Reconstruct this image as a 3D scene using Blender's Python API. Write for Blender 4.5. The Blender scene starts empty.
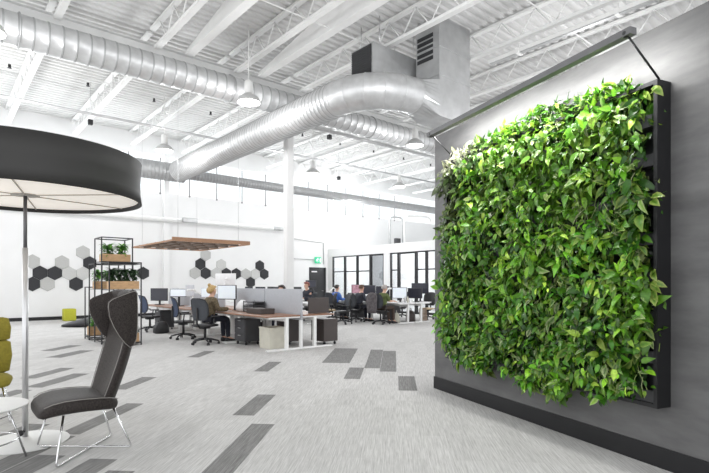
import bpy, bmesh, math, random
from mathutils import Vector, Matrix, noise
R_ = math.radians
PI = math.pi
scene = bpy.context.scene
C = scene.collection
rng = random.Random(7)

# ------------------------------------------------------------------ materials
MATS = {}
def mat(name, col, rough=.5, metal=0., var=.06, scale=8., bump=0., bscale=60., emit=None, estr=0., stretch=None, spec=None):
    if name in MATS: return MATS[name]
    m = bpy.data.materials.new(name); m.use_nodes = True
    nt = m.node_tree; b = nt.nodes['Principled BSDF']
    b.inputs['Roughness'].default_value = rough
    b.inputs['Metallic'].default_value = metal
    if spec is not None: b.inputs['Specular IOR Level'].default_value = spec
    tc = nt.nodes.new('ShaderNodeTexCoord'); src = tc.outputs['Object']
    if stretch:
        mp = nt.nodes.new('ShaderNodeMapping'); mp.inputs['Scale'].default_value = stretch[:3]
        if len(stretch) > 3: mp.inputs['Rotation'].default_value[2] = stretch[3]
        nt.links.new(src, mp.inputs['Vector']); src = mp.outputs['Vector']
    n = nt.nodes.new('ShaderNodeTexNoise'); n.inputs['Scale'].default_value = scale; n.inputs['Detail'].default_value = 4
    nt.links.new(src, n.inputs['Vector'])
    r = nt.nodes.new('ShaderNodeValToRGB')
    r.color_ramp.elements[0].position = .3; r.color_ramp.elements[1].position = .7
    r.color_ramp.elements[0].color = tuple(max(0, c*(1-var)) for c in col[:3]) + (1,)
    r.color_ramp.elements[1].color = tuple(min(1, c*(1+var)) for c in col[:3]) + (1,)
    nt.links.new(n.outputs['Fac'], r.inputs['Fac']); nt.links.new(r.outputs['Color'], b.inputs['Base Color'])
    if bump:
        n2 = nt.nodes.new('ShaderNodeTexNoise'); n2.inputs['Scale'].default_value = bscale
        nt.links.new(src, n2.inputs['Vector'])
        bp = nt.nodes.new('ShaderNodeBump'); bp.inputs['Strength'].default_value = bump; bp.inputs['Distance'].default_value = .01
        nt.links.new(n2.outputs['Fac'], bp.inputs['Height']); nt.links.new(bp.outputs['Normal'], b.inputs['Normal'])
    if emit:
        b.inputs['Emission Color'].default_value = tuple(emit) + (1,); b.inputs['Emission Strength'].default_value = estr
    MATS[name] = m
    return m

def glass_mat(name, tint=(1,1,1), refl=.08):
    m = bpy.data.materials.new(name); m.use_nodes = True; nt = m.node_tree
    for n in list(nt.nodes):
        if n.type != 'OUTPUT_MATERIAL': nt.nodes.remove(n)
    out = [n for n in nt.nodes if n.type == 'OUTPUT_MATERIAL'][0]
    t = nt.nodes.new('ShaderNodeBsdfTransparent'); t.inputs['Color'].default_value = tuple(tint) + (1,)
    g = nt.nodes.new('ShaderNodeBsdfGlossy'); g.inputs['Roughness'].default_value = .03
    mx = nt.nodes.new('ShaderNodeMixShader'); mx.inputs['Fac'].default_value = refl
    nt.links.new(t.outputs[0], mx.inputs[1]); nt.links.new(g.outputs[0], mx.inputs[2]); nt.links.new(mx.outputs[0], out.inputs['Surface'])
    return m

M_white = mat('white_paint', (.80,.80,.79), .55, var=.02)
M_wall = mat('white_wall', (.80,.80,.80), .7, var=.015, scale=1.5)
M_deck = mat('white_deck', (.66,.66,.655), .6, var=.03, scale=2)
M_steel_white = mat('white_steel', (.78,.78,.775), .5, var=.03, scale=3)
M_galv = mat('galvanized', (.60,.605,.61), .40, .55, var=.10, scale=5)
M_seam = mat('duct_seam', (.40,.405,.41), .5, .4, var=.05)
M_galv2 = mat('galvanized_sheet', (.52,.525,.53), .42, .7, var=.09, scale=4)
M_galv3 = mat('dull_galvanized', (.36,.365,.37), .5, .35, var=.08, scale=4)
M_grille = mat('dark_grille', (.025,.026,.028), .6)
M_dark = mat('dark_metal', (.020,.020,.022), .42, .3)
M_black = mat('black_plastic', (.018,.018,.02), .5)
M_charcoal = mat('charcoal_panel', (.055,.055,.06), .55)
M_brown = mat('brown_laminate', (.060,.048,.045), .5)
M_chrome = mat('chrome', (.75,.75,.76), .18, 1., var=.03)
M_alu = mat('brushed_steel', (.62,.62,.63), .35, .8, var=.05)
M_mesh = mat('mesh_fabric', (.055,.06,.07), .8, var=.2, scale=60)
M_meshblue = mat('blue_mesh_fabric', (.055,.075,.13), .75, var=.2, scale=60)
M_wood = mat('planter_wood', (.50,.31,.16), .5, var=.2, scale=4, stretch=(2,14,14))
M_deskwood = mat('walnut_desktop', (.27,.14,.085), .4, var=.2, scale=3, stretch=(14,1.5,10))
M_tan = mat('tan_edge', (.55,.43,.27), .45, var=.1, scale=6)
M_canopy = mat('canopy_wood', (.33,.18,.10), .5, var=.2, scale=4, stretch=(3,3,12))
M_divider = mat('grey_felt', (.43,.44,.47), .9, var=.06, scale=40)
M_hexd = mat('charcoal_felt', (.042,.042,.046), .95, var=.12, scale=40)
M_hexl = mat('pale_felt', (.48,.48,.47), .95, var=.06, scale=30)
M_hexm = mat('warm_grey_felt', (.55,.55,.54), .95, var=.06, scale=30)
M_screen_dark = mat('dark_screen', (.035,.036,.05), .25, var=.1, scale=3)
M_screen_on = mat('lit_screen', (.7,.75,.8), .3, var=.04, emit=(.85,.92,1.), estr=.22)
M_screen_back = mat('silver_plastic', (.55,.56,.6), .5)
M_lime = mat('lime_fabric', (.45,.45,.04), .85, var=.1, scale=30)
M_olive = mat('olive_fabric', (.24,.20,.022), .85, var=.14, scale=40, bump=.1, bscale=160)
M_soil = mat('soil', (.03,.02,.014), .95, var=.4, scale=40, bump=.5)
M_skin = mat('skin', (.62,.38,.28), .55, var=.05)
M_eye = mat('eye_dark', (.02,.015,.012), .3)
M_greenlight = mat('sign_green', (.02,.40,.20), .5, emit=(.02,.5,.25), estr=.5)
M_signwhite = mat('sign_white', (.85,.9,.87), .5, emit=(.9,1,.95), estr=.5)
M_bulb = mat('lamp_lens', (.9,.9,.88), .3, emit=(1,.98,.94), estr=6.)
M_diff = mat('lamp_diffuser', (.80,.75,.68), .6, var=.03, scale=2, emit=(1,.94,.87), estr=.42)
M_shade = mat('shade_fabric', (.030,.029,.028), .6, var=.06, scale=2)
M_led = mat('led_strip', (.95,.95,.95), .4, emit=(1,1,1), estr=8.)
M_paper = mat('paper', (.82,.82,.83), .7)
M_cream = mat('cream_metal', (.60,.58,.50), .5)
M_glass = glass_mat('window_glass', (.90,.92,.93))
M_glassgrey = glass_mat('tinted_glass', (.62,.64,.66), .12)

def fabric_chair():
    m = mat('grey_tweed', (.036,.030,.028), .62, var=.6, scale=105, bump=.15, bscale=200)
    b = m.node_tree.nodes['Principled BSDF']
    b.inputs['Sheen Weight'].default_value = .05
    b.inputs['Specular IOR Level'].default_value = .2
    b.inputs['Sheen Roughness'].default_value = .5
    return m
M_tweed = fabric_chair()
M_piping = mat('pale_piping', (.27,.255,.24), .6)

def carpet(name, a, b_, c_):
    """Loop-pile planks laid at 45 degrees: fine streaks along the plank, per-plank tone."""
    m = bpy.data.materials.new(name); m.use_nodes = True; nt = m.node_tree; bs = nt.nodes['Principled BSDF']
    bs.inputs['Roughness'].default_value = .95; bs.inputs['Specular IOR Level'].default_value = .15
    tc = nt.nodes.new('ShaderNodeTexCoord')
    rot = nt.nodes.new('ShaderNodeMapping'); rot.inputs['Rotation'].default_value[2] = R_(-45)
    nt.links.new(tc.outputs['Object'], rot.inputs['Vector'])
    mp = nt.nodes.new('ShaderNodeMapping'); mp.inputs['Scale'].default_value = (3.5, 85, 1)
    nt.links.new(rot.outputs['Vector'], mp.inputs['Vector'])
    n = nt.nodes.new('ShaderNodeTexNoise'); n.inputs['Scale'].default_value = 1.; n.inputs['Detail'].default_value = 5; n.inputs['Roughness'].default_value = .7
    nt.links.new(mp.outputs['Vector'], n.inputs['Vector'])
    r = nt.nodes.new('ShaderNodeValToRGB'); e = r.color_ramp.elements
    e[0].position = .34; e[0].color = a + (1,); e[1].position = .66; e[1].color = c_ + (1,)
    mid = r.color_ramp.elements.new(.5); mid.color = b_ + (1,)
    nt.links.new(n.outputs['Fac'], r.inputs['Fac'])
    br = nt.nodes.new('ShaderNodeTexBrick'); br.offset = .37; br.offset_frequency = 2
    br.inputs['Scale'].default_value = 1.; br.inputs['Mortar Size'].default_value = .0015
    br.inputs['Brick Width'].default_value = 1.; br.inputs['Row Height'].default_value = .235
    br.inputs['Color1'].default_value = (.90,.90,.90,1); br.inputs['Color2'].default_value = (1,1,1,1); br.inputs['Mortar'].default_value = (.86,.86,.86,1)
    nt.links.new(rot.outputs['Vector'], br.inputs['Vector'])
    mx = nt.nodes.new('ShaderNodeMixRGB'); mx.blend_type = 'MULTIPLY'; mx.inputs['Fac'].default_value = 1.
    nt.links.new(r.outputs['Color'], mx.inputs['Color1']); nt.links.new(br.outputs['Color'], mx.inputs['Color2'])
    nt.links.new(mx.outputs['Color'], bs.inputs['Base Color'])
    bp = nt.nodes.new('ShaderNodeBump'); bp.inputs['Strength'].default_value = .25; bp.inputs['Distance'].default_value = .004
    nt.links.new(n.outputs['Fac'], bp.inputs['Height']); nt.links.new(bp.outputs['Normal'], bs.inputs['Normal'])
    return m
M_carpet = carpet('carpet_light', (.42,.413,.406), (.55,.542,.533), (.67,.66,.65))
M_carpetd = carpet('carpet_dark', (.16,.157,.155), (.23,.227,.223), (.32,.315,.31))

def concrete_wall():
    m = bpy.data.materials.new('dark_grey_plaster'); m.use_nodes = True; nt = m.node_tree; bs = nt.nodes['Principled BSDF']
    bs.inputs['Roughness'].default_value = .6
    tc = nt.nodes.new('ShaderNodeTexCoord'); mp = nt.nodes.new('ShaderNodeMapping'); mp.inputs['Scale'].default_value = (.7, 1, 2.6)
    nt.links.new(tc.outputs['Object'], mp.inputs['Vector'])
    n = nt.nodes.new('ShaderNodeTexNoise'); n.inputs['Scale'].default_value = 1.7; n.inputs['Detail'].default_value = 7; n.inputs['Roughness'].default_value = .62
    nt.links.new(mp.outputs['Vector'], n.inputs['Vector'])
    r = nt.nodes.new('ShaderNodeValToRGB'); e = r.color_ramp.elements
    e[0].position = .32; e[0].color = (.085,.084,.086,1); e[1].position = .7; e[1].color = (.165,.164,.165,1)
    nt.links.new(n.outputs['Fac'], r.inputs['Fac']); nt.links.new(r.outputs['Color'], bs.inputs['Base Color'])
    return m
M_plaster = concrete_wall()

def leaf_mat():
    m = bpy.data.materials.new('leaf'); m.use_nodes = True; nt = m.node_tree; bs = nt.nodes['Principled BSDF']
    at = nt.nodes.new('ShaderNodeAttribute'); at.attribute_name = 'Col'
    n = nt.nodes.new('ShaderNodeTexNoise'); n.inputs['Scale'].default_value = 45.; n.inputs['Detail'].default_value = 3
    tc = nt.nodes.new('ShaderNodeTexCoord'); nt.links.new(tc.outputs['Object'], n.inputs['Vector'])
    hs = nt.nodes.new('ShaderNodeHueSaturation')
    mr = nt.nodes.new('ShaderNodeMapRange'); mr.inputs['To Min'].default_value = .55; mr.inputs['To Max'].default_value = 1.5
    nt.links.new(n.outputs['Fac'], mr.inputs['Value']); nt.links.new(mr.outputs['Result'], hs.inputs['Value'])
    nt.links.new(at.outputs['Color'], hs.inputs['Color']); nt.links.new(hs.outputs['Color'], bs.inputs['Base Color'])
    bs.inputs['Roughness'].default_value = .32
    tr = nt.nodes.new('ShaderNodeBsdfTranslucent'); nt.links.new(hs.outputs['Color'], tr.inputs['Color'])
    mx = nt.nodes.new('ShaderNodeMixShader'); mx.inputs['Fac'].default_value = .22
    out = [x for x in nt.nodes if x.type == 'OUTPUT_MATERIAL'][0]
    nt.links.new(bs.outputs[0], mx.inputs[1]); nt.links.new(tr.outputs[0], mx.inputs[2]); nt.links.new(mx.outputs[0], out.inputs['Surface'])
    return m
M_leaf = leaf_mat()

# ------------------------------------------------------------------ mesh builder
class MB:
    def __init__(s): s.v = []; s.f = []; s.sm = []; s.mi = []; s.col = None
    def add(s, vs, fs, smooth=False, mi=0):
        b = len(s.v); s.v.extend([tuple(v) for v in vs])
        for f in fs:
            s.f.append(tuple(b+i for i in f)); s.sm.append(smooth); s.mi.append(mi)
    def box(s, lo, hi, mi=0):
        (x0,y0,z0),(x1,y1,z1) = lo, hi
        s.add([(x0,y0,z0),(x1,y0,z0),(x1,y1,z0),(x0,y1,z0),(x0,y0,z1),(x1,y0,z1),(x1,y1,z1),(x0,y1,z1)],
              [(0,3,2,1),(4,5,6,7),(0,1,5,4),(1,2,6,5),(2,3,7,6),(3,0,4,7)], False, mi)
        return s
    def rbox(s, lo, hi, r=.01, seg=2, mi=0):
        bm = bmesh.new(); bmesh.ops.create_cube(bm, size=1)
        for v in bm.verts:
            v.co = Vector([lo[i] + (v.co[i]+.5)*(hi[i]-lo[i]) for i in range(3)])
        r = min(r, .45*min(hi[i]-lo[i] for i in range(3)))
        bmesh.ops.bevel(bm, geom=list(bm.edges), offset=r, segments=seg, affect='EDGES', profile=.5)
        bm.verts.index_update()
        s.add([v.co for v in bm.verts], [[v.index for v in f.verts] for f in bm.faces], seg > 1, mi); bm.free()
        return s
    def obox(s, p0, p1, w, h, up=(0,0,1), mi=0):
        """a bar from p0 to p1, width w, height h (along up)"""
        p0, p1, up = Vector(p0), Vector(p1), Vector(up); d = (p1-p0).normalized()
        sx = d.cross(up); sx = sx.normalized() if sx.length > 1e-5 else Vector((1,0,0)); u = sx.cross(d).normalized()
        vs = []
        for p in (p0, p1):
            for a, b in ((-1,-1),(1,-1),(1,1),(-1,1)): vs.append(p + sx*a*w/2 + u*b*h/2)
        s.add(vs, [(0,1,2,3),(7,6,5,4),(0,4,5,1),(1,5,6,2),(2,6,7,3),(3,7,4,0)], False, mi)
        return s
    def tube(s, pts, r, n=8, closed=False, mi=0, smooth=True):
        pts = [Vector(p) for p in pts]; N = len(pts); rs = r if isinstance(r, (list, tuple)) else [r]*N
        vs = []; ref = None
        for i, p in enumerate(pts):
            if closed: d = (pts[(i+1) % N]-pts[i-1]).normalized()
            else: d = (pts[min(i+1, N-1)]-pts[max(i-1, 0)]).normalized()
            if ref is None: ref = Vector((0,0,1)) if abs(d.z) < .9 else Vector((1,0,0))
            a = (ref - d*ref.dot(d)).normalized(); b = d.cross(a); ref = a
            for k in range(n):
                t = 2*PI*k/n; vs.append(p + (a*math.cos(t)+b*math.sin(t))*rs[i])
        fs = []
        for i in range(N if closed else N-1):
            j = (i+1) % N
            for k in range(n): fs.append((i*n+k, i*n+(k+1) % n, j*n+(k+1) % n, j*n+k))
        s.add(vs, fs, smooth, mi)
        if not closed:
            s.add(vs[:n], [tuple(reversed(range(n)))], False, mi); s.add(vs[-n:], [tuple(range(n))], False, mi)
        return s
    def lathe(s, prof, c=(0,0,0), n=24, mi=0, smooth=True, cap=True):
        vs = []
        for r, z in prof:
            for k in range(n): vs.append((c[0]+r*math.cos(2*PI*k/n), c[1]+r*math.sin(2*PI*k/n), c[2]+z))
        fs = [(i*n+k, i*n+(k+1) % n, (i+1)*n+(k+1) % n, (i+1)*n+k) for i in range(len(prof)-1) for k in range(n)]
        s.add(vs, fs, smooth, mi)
        if cap:
            s.add(vs[:n], [tuple(reversed(range(n)))], False, mi); s.add(vs[-n:], [tuple(range(n))], False, mi)
        return s
    def cyl(s, p0, p1, r, n=16, mi=0): return s.tube([p0, p1], r, n, mi=mi)
    def ball(s, c, rx, ry=None, rz=None, n=12, m=8, mi=0):
        ry = ry or rx; rz = rz or rx; vs = []; fs = []
        for i in range(m+1):
            a = -PI/2 + PI*i/m
            for k in range(n):
                b = 2*PI*k/n; vs.append((c[0]+rx*math.cos(a)*math.cos(b), c[1]+ry*math.cos(a)*math.sin(b), c[2]+rz*math.sin(a)))
        for i in range(m):
            for k in range(n): fs.append((i*n+k, i*n+(k+1) % n, (i+1)*n+(k+1) % n, (i+1)*n+k))
        s.add(vs, fs, True, mi); return s
    def loft(s, rings, mi=0, smooth=True, cap=True, closed=True):
        n = len(rings[0]); vs = [p for r in rings for p in r]
        kk = n if closed else n-1
        fs = [(i*n+k, i*n+(k+1) % n, (i+1)*n+(k+1) % n, (i+1)*n+k) for i in range(len(rings)-1) for k in range(kk)]
        s.add(vs, fs, smooth, mi)
        if cap:
            s.add(rings[0], [tuple(reversed(range(n)))], smooth, mi); s.add(rings[-1], [tuple(range(n))], smooth, mi)
        return s
    def prism(s, poly, fn0, fn1, mi=0):
        """a flat polygon (list of 2-tuples) extruded between two mappings to 3D"""
        n = len(poly); a = [fn0(*p) for p in poly]; b = [fn1(*p) for p in poly]
        s.add(a+b, [tuple(reversed(range(n))), tuple(range(n, 2*n))] + [(k, (k+1) % n, n+(k+1) % n, n+k) for k in range(n)], False, mi)
        return s
    def build(s, name, m, parent=None, loc=(0,0,0), rotz=0):
        me = bpy.data.meshes.new(name); me.from_pydata(s.v, [], s.f)
        me.polygons.foreach_set('use_smooth', s.sm)
        for x in (m if isinstance(m, (list, tuple)) else [m]): me.materials.append(x)
        me.polygons.foreach_set('material_index', s.mi)
        if s.col is not None:
            at = me.color_attributes.new('Col', 'FLOAT_COLOR', 'POINT')
            at.data.foreach_set('color', [c for q in s.col for c in q])
        bm = bmesh.new(); bm.from_mesh(me)
        if s.col is None: bmesh.ops.remove_doubles(bm, verts=bm.verts, dist=1e-5)
        if s.col is None: bmesh.ops.recalc_face_normals(bm, faces=bm.faces)
        bm.to_mesh(me); bm.free()
        o = bpy.data.objects.new(name, me); C.objects.link(o)
        o.location = loc; o.rotation_euler = (0,0,rotz)
        if parent: o.parent = parent
        return o

def tag(o, label, cat, group=None, kind=None):
    if label: o['label'] = label
    if cat: o['category'] = cat
    if group: o['group'] = group
    if kind: o['kind'] = kind
    return o
def thing(name, label, cat, loc=(0,0,0), rotz=0, group=None, kind=None):
    o = bpy.data.objects.new(name, None); C.objects.link(o); o.empty_display_size = .1
    o.location = loc; o.rotation_euler = (0,0,rotz)
    return tag(o, label, cat, group, kind)
def struct(o, label=None, cat=None): return tag(o, label, cat, None, 'structure')
def dup(root, loc, rotz, label, group=None):
    r = root.copy(); C.objects.link(r); r.location = loc; r.rotation_euler = (0,0,rotz); r['label'] = label
    if group: r['group'] = group
    for ch in list(root.children):
        c = ch.copy(); C.objects.link(c); c.parent = r
        for g in list(ch.children):
            d = g.copy(); C.objects.link(d); d.parent = c
    return r
def skin_mesh(verts, edges, radii, sub=2):
    me = bpy.data.meshes.new('tmp'); me.from_pydata(verts, edges, [])
    o = bpy.data.objects.new('tmp', me); C.objects.link(o)
    sk = o.modifiers.new('s', 'SKIN'); sk.use_smooth_shade = True
    sb = o.modifiers.new('b', 'SUBSURF'); sb.levels = sub; sb.render_levels = sub
    for i, r in enumerate(radii):
        d = me.skin_vertices[0].data[i]; d.radius = r if isinstance(r, tuple) else (r, r); d.use_root = i == 0
    dg = bpy.context.evaluated_depsgraph_get(); dg.update()
    out = bpy.data.meshes.new_from_object(o.evaluated_get(dg))
    bpy.data.objects.remove(o); bpy.data.meshes.remove(me)
    for p in out.polygons: p.use_smooth = True
    return out

# ------------------------------------------------------------------ room shell
BW = 22.4          # back wall plane
DZ = 7.95          # underside of the roof deck
X0, X1 = -7., 29.

# floor: carpet planks, a few of them dark
f = MB()
f.add([(X0-2,-4,0),(X1,-4,0),(X1,BW,0),(X0-2,BW,0)], [(0,1,2,3)], False, 0)
q2 = math.sqrt(.5)
def plank(p0, p1, q0, q1):
    z = .0015
    f.add([((p+q)*q2, (p-q)*q2, z) for p, q in ((p0,q0),(p0,q1),(p1,q1),(p1,q0))], [(0,1,2,3)], False, 1)
PW = .235
for p0, p1, q0, q1 in [(2.88,4.88,-1.425,-1.19),(5.18,6.18,-1.725,-1.49),(7.8,8.8,-2.25,-2.02),
        (8.75,10.75,-1.29,-.79),(7.95,10.4,-.235,.03),(8.25,10.6,-.5,-.24),(7.3,8.3,-.75,-.505),(6.56,7.58,.055,.3),
        (6.32,7.2,-3.78,-3.55),(4.4,5.6,-3.13,-2.92),(6.35,7.4,-5.0,-4.74),(6.95,7.88,-5.55,-5.3),(8.95,10.,-6.62,-6.3),(9.83,10.8,-7.4,-7.1),
        (2.5,3.85,-2.91,-2.67),(2.7,3.8,-2.43,-2.2),(2.3,3.57,-2.14,-1.93),(3.1,4.35,-3.13,-2.92),(2.6,3.6,-3.4,-3.15),(3.7,4.7,-3.65,-3.42),(5.5,6.2,-4.99,-4.76),(9.2,10.1,-3.95,-3.72)]:
    plank(p0, p1, q0, q1)
struct(f.build('floor', [M_carpet, M_carpetd]), 'light grey loop carpet planks with a few dark planks', 'floor')

# roof deck: corrugated, ribs along X
d = MB(); ys = []; y = -1.
while y < BW+.2:
    ys += [(y, DZ), (y+.09, DZ), (y+.115, DZ+.055), (y+.215, DZ+.055)]; y += .24
vs = []; fs = []
for i, (yy, zz) in enumerate(ys): vs += [(X0, yy, zz), (X1, yy, zz)]
fs = [(2*i, 2*i+1, 2*i+3, 2*i+2) for i in range(len(ys)-1)]
d.add(vs, fs); d.box((X0, -1, DZ+.08), (X1, BW+.3, DZ+.2))
struct(d.build('ceiling', M_deck), 'white corrugated metal roof deck', 'ceiling')

# back wall with the clerestory opening
CZ0, CZ1 = 5.45, 7.1
w = MB()
w.box((X0-2, BW, 0), (X1, BW+.25, CZ0)); w.box((X0-2, BW, CZ1), (X1, BW+.25, DZ+.05))
struct(w.build('wall_back', M_wall), 'tall white back wall below the clerestory windows', 'wall')
w = MB(); w.box((X1, 6, 0), (X1+.2, BW+.25, DZ+.05))
struct(w.build('wall_far_right', M_wall), 'white side wall beyond the offices', 'wall')
b = MB(); b.box((X0-2, BW-.03, 0), (15.7, BW, .13))
struct(b.build('baseboard_back', M_dark), 'black baseboard under the white back wall', 'baseboard')
ww = (26.6+6.4)/11
for i in range(11):
    xa = -6.4 + i*ww; xb = xa+ww
    r = thing('window_%d' % (i+1), 'clerestory window pane number along the white wall top', 'window', ((xa+xb)/2, BW+.1, CZ0), 0, 'clerestory windows', 'structure')
    m = MB(); hw = ww/2
    m.box((-hw,-.04,0), (hw,.04,.05)); m.box((-hw,-.04,CZ1-CZ0-.05), (hw,.04,CZ1-CZ0)); m.box((-hw,-.04,.05), (-hw+.035,.04,CZ1-CZ0-.05)); m.box((hw-.035,-.04,.05), (hw,.04,CZ1-CZ0-.05))
    m.build('window_frame', M_white, r)
    g = MB(); g.box((-hw+.035,-.006,.05), (hw-.035,.006,CZ1-CZ0-.05)); g.build('window_pane', M_glass, r)
    r['label'] = 'overexposed clerestory window high in the white back wall'
# opening rods hanging in front of the clerestory
rodx = [6.35+1.32*i for i in range(-3, 13)]
for i, x in enumerate(rodx):
    m = MB(); m.cyl((0,0,0), (0,0,1.6), .026, 6); m.ball((0,0,0), .045)
    o = m.build('window_rod', mat('rod_grey', (.22,.22,.225), .5), None, (x, BW-.2, CZ0-.05))
    tag(o, 'thin grey rod hanging in front of the clerestory windows', 'rod', 'clerestory window rods')

# pilaster on the back wall, steel column
m = MB(); m.box((-.12,-.2,0), (.12,0,DZ-.1)); struct(m.build('pillar_back', M_wall, None, (7.95, BW, 0)), 'white pilaster on the back wall', 'pillar')
m = MB(); m.rbox((-.12,-.12,0), (.12,.12,7.1), .02, 2); m.box((-.2,-.2,0), (.2,.2,.03))
struct(m.build('column_steel', M_steel_white, None, (8.47, 13.12, 0)), 'white square steel column rising behind the grey desk dividers', 'column')
m = MB(); m.box((X0, 13.02, 7.14), (X1, 13.25, 7.5)); m.box((X0, 12.9, 7.12), (X1, 13.35, 7.145)); m.box((X0,12.9,7.48), (X1,13.35,7.5))
struct(m.build('beam_girder', M_steel_white), 'white girder above the near spiral duct', 'beam')

# bar joists
def joist(y0, y1):
    r = thing('roof_joist', None, 'joist', (0,0,0), 0, 'white bar joists under the roof deck', 'structure')
    m = MB(); z0, z1 = 7.28, 7.93
    m.box((-.075, y0, z0), (.075, y1, z0+.02)); m.box((-.075,y0,z0+.02), (-.055,y1,z0+.07)); m.box((.055,y0,z0+.02), (.075,y1,z0+.07))
    m.build('bottom_chord', M_steel_white, r)
    m = MB(); m.box((-.07, y0-.3, z1-.06), (.07, y1+.3, z1)); m.build('top_chord', M_steel_white, r)
    m = MB(); y = y0; k = 0; st = .45
    while y + st <= y1+.01:
        a, b_ = (z0+.02, z1-.03) if k % 2 == 0 else (z1-.03, z0+.02)
        m.tube([(0,y,a), (0,y+st,b_)], .016, 6); y += st; k += 1
    m.build('web_lattice', M_steel_white, r)
    return r
ja = joist(1.2, 12.7); jb = joist(13.5, 22.1)
jx = [2.13+2.17*i for i in range(-3, 12)]
for i, x in enumerate(jx):
    for kk, src in enumerate((ja, jb)):
        lab = 'white open-web bar joist running to the back wall' if kk else 'white open-web bar joist of the near ceiling bay'
        if i == 0: src.location = (x,0,0); src['label'] = lab
        else: dup(src, (x,0,0), 0, lab)
for x, t_ in ((5.1,'in front of the near duct'), (7.2,'above the duct elbow')):
    m = MB(); m.prism([(1.2,7.36),(12.6,7.36),(12.6,7.42),(9.0,7.93),(1.2,7.93)], lambda y, z: (-.10,y,z), lambda y, z: (.02,y,z)); m.box((-.11,1.2,7.335), (.11,12.6,7.362))
    struct(m.build('roof_beam', M_steel_white, None, (x,0,0)), 'deep white roof beam ' + t_, 'beam')
for y in (5.6, 9.2, 16., 19.4):
    m = MB(); m.tube([(X0,y,7.36), (X1,y,7.36)], .014, 6)
    tag(m.build('bridging_rod', M_steel_white), 'thin white bridging rod tying the bar joists', 'rod', 'joist bridging rods')

# ------------------------------------------------------------------ ducts and pipes
def ribbed(p0, p1, r, pitch=.14, n=28, amp=.010):
    """spiral-seam round duct between two points"""
    p0, p1 = Vector(p0), Vector(p1); L = (p1-p0).length; k = max(2, int(L/pitch)); pts = []; rs = []
    for i in range(k):
        for t, a in ((0,0),(.04,0),(.84,0),(.87,amp),(.95,amp),(.985,0)):
            pts.append(p0.lerp(p1, (i+t)/k)); rs.append(r+a)
    pts.append(p1); rs.append(r)
    return pts, rs
def ribduct(p0, p1, r, **k):
    m = MB(); pts, rs = ribbed(p0, p1, r, **k); m.tube(pts, rs, 40)
    for i in range(len(pts)-1):
        if i % 6 in (2,3,4):
            for q in range(40): m.mi[i*40+q] = 1
    return m
D1 = thing('spiral_duct', 'large galvanized spiral duct crossing the ceiling under the white girder', 'duct', (0,12.6,6.755))
ribduct((X0,0,0), (X1-.5,0,0), .338, pitch=.27, amp=.008).build('duct_run', [M_galv, M_seam], D1)
for x in (1.4, 6.2, 11.4, 16.):
    m = MB(); m.tube([(x, .36*math.cos(a), .36*math.sin(a)) for a in [2*PI*i/20 for i in range(20)]], .018, 6, closed=True); m.build('duct_clamp', M_galv2, D1)
DX, DZc, DR = 7.6, 5.95, .42
DT = thing('supply_duct', 'big shiny spiral supply duct with elbow and square riser', 'duct', (DX, 9.5, DZc))
ribduct((0,0,0), (0,10.3,0), DR-.004, pitch=.15, amp=.010).build('duct_run', [M_galv, M_seam], DT)
# segmented elbow: from +Y to +X
m = MB(); Rr = 1.25; ec = Vector((Rr, 0, 0)); segs = 5; rings = []
for i in range(segs+1):
    a = PI + (PI/2)*i/segs
    c_ = ec + Vector((math.cos(a)*Rr, math.sin(a)*Rr, 0)); rad = Vector((math.cos(a), math.sin(a), 0))
    rings.append([c_ + rad*DR*math.cos(t) + Vector((0,0,1))*DR*math.sin(t) for t in [2*PI*k/28 for k in range(28)]])
for i in range(segs):
    m.loft([rings[i], rings[i+1]], cap=False)
for i in range(segs+1):
    m.tube([p for p in rings[i]], .012, 5, closed=True)
m.build('duct_elbow', M_galv, DT)
# round to square transition, then the square boot and riser
m = MB(); xa, xb = Rr, Rr+.60; yb = -Rr; hb = .45; hy = .38
circ = [Vector((xa, yb+DR*math.cos(t), DR*math.sin(t))) for t in [2*PI*k/32+PI/4 for k in range(32)]]
sq = []
for k in range(32):
    t = 2*PI*k/32+PI/4; c_, s_ = math.cos(t), math.sin(t); mm = max(abs(c_), abs(s_)); sq.append(Vector((xb, yb+hy*c_/mm, hb*s_/mm)))
m.loft([circ, sq], cap=False, smooth=False)
m.build('duct_transition', M_galv2, DT)
m = MB(); xr = 3.02; rc = .5; prof = [(xb, hb), (xb, -hb)]
for i in range(9):
    a = -PI/2 + PI/2*i/8; prof.append((xr-rc+rc*math.cos(a), -hb+rc+rc*math.sin(a)))
prof += [(xr, 2.1), (xb-.04, 2.1), (xb-.04, hb)]
m.prism(prof, lambda x, z: (x, yb-hy, z), lambda x, z: (x, yb+hy, z))
for z in (.55, 1.25): m.box((xb-.06, yb-hy-.015, z), (xr+.015, yb+hy+.015, z+.04))
m.build('duct_riser', M_galv2, DT)
m = MB()
for i in range(5): m.box((xb-.055, yb-.18, 1.0+.14*i), (xb-.03, yb+hy-.05, 1.09+.14*i))
m.build('riser_louver', M_grille, DT)
pl_ = thing('return_plenum', 'galvanized return air box with a dark grille on its end, above the duct elbow', 'duct', (8.0, 8.75, 6.42))
m = MB(); P0 = (0,0,0); P1 = (2.05,.8,.78)
m.box((.02,0,0), (P1[0],P1[1],P1[2]))
cxp, czp = P1[0]/2, P1[2]/2
m.add([(.02,0,0),(P1[0],0,0),(P1[0],0,P1[2]),(.02,0,P1[2]),(cxp,-.03,czp)], [(0,1,4),(1,2,4),(2,3,4),(3,0,4)])
m.build('plenum_box', M_galv2, pl_)
m = MB(); m.box((0,.05,.04), (.03,P1[1]-.05,P1[2]-.04))
for i in range(12): m.box((-.012,.05,.07+.055*i), (.0,P1[1]-.05,.085+.055*i))
m.build('return_grille', M_grille, pl_)
for y in (.06, .74):
    for x in (.3, 1.5):
        m = MB(); m.cyl((x,y,P1[2]), (x,y,1.5), .012, 6); m.build('hanger_rod', M_alu, pl_)
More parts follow.
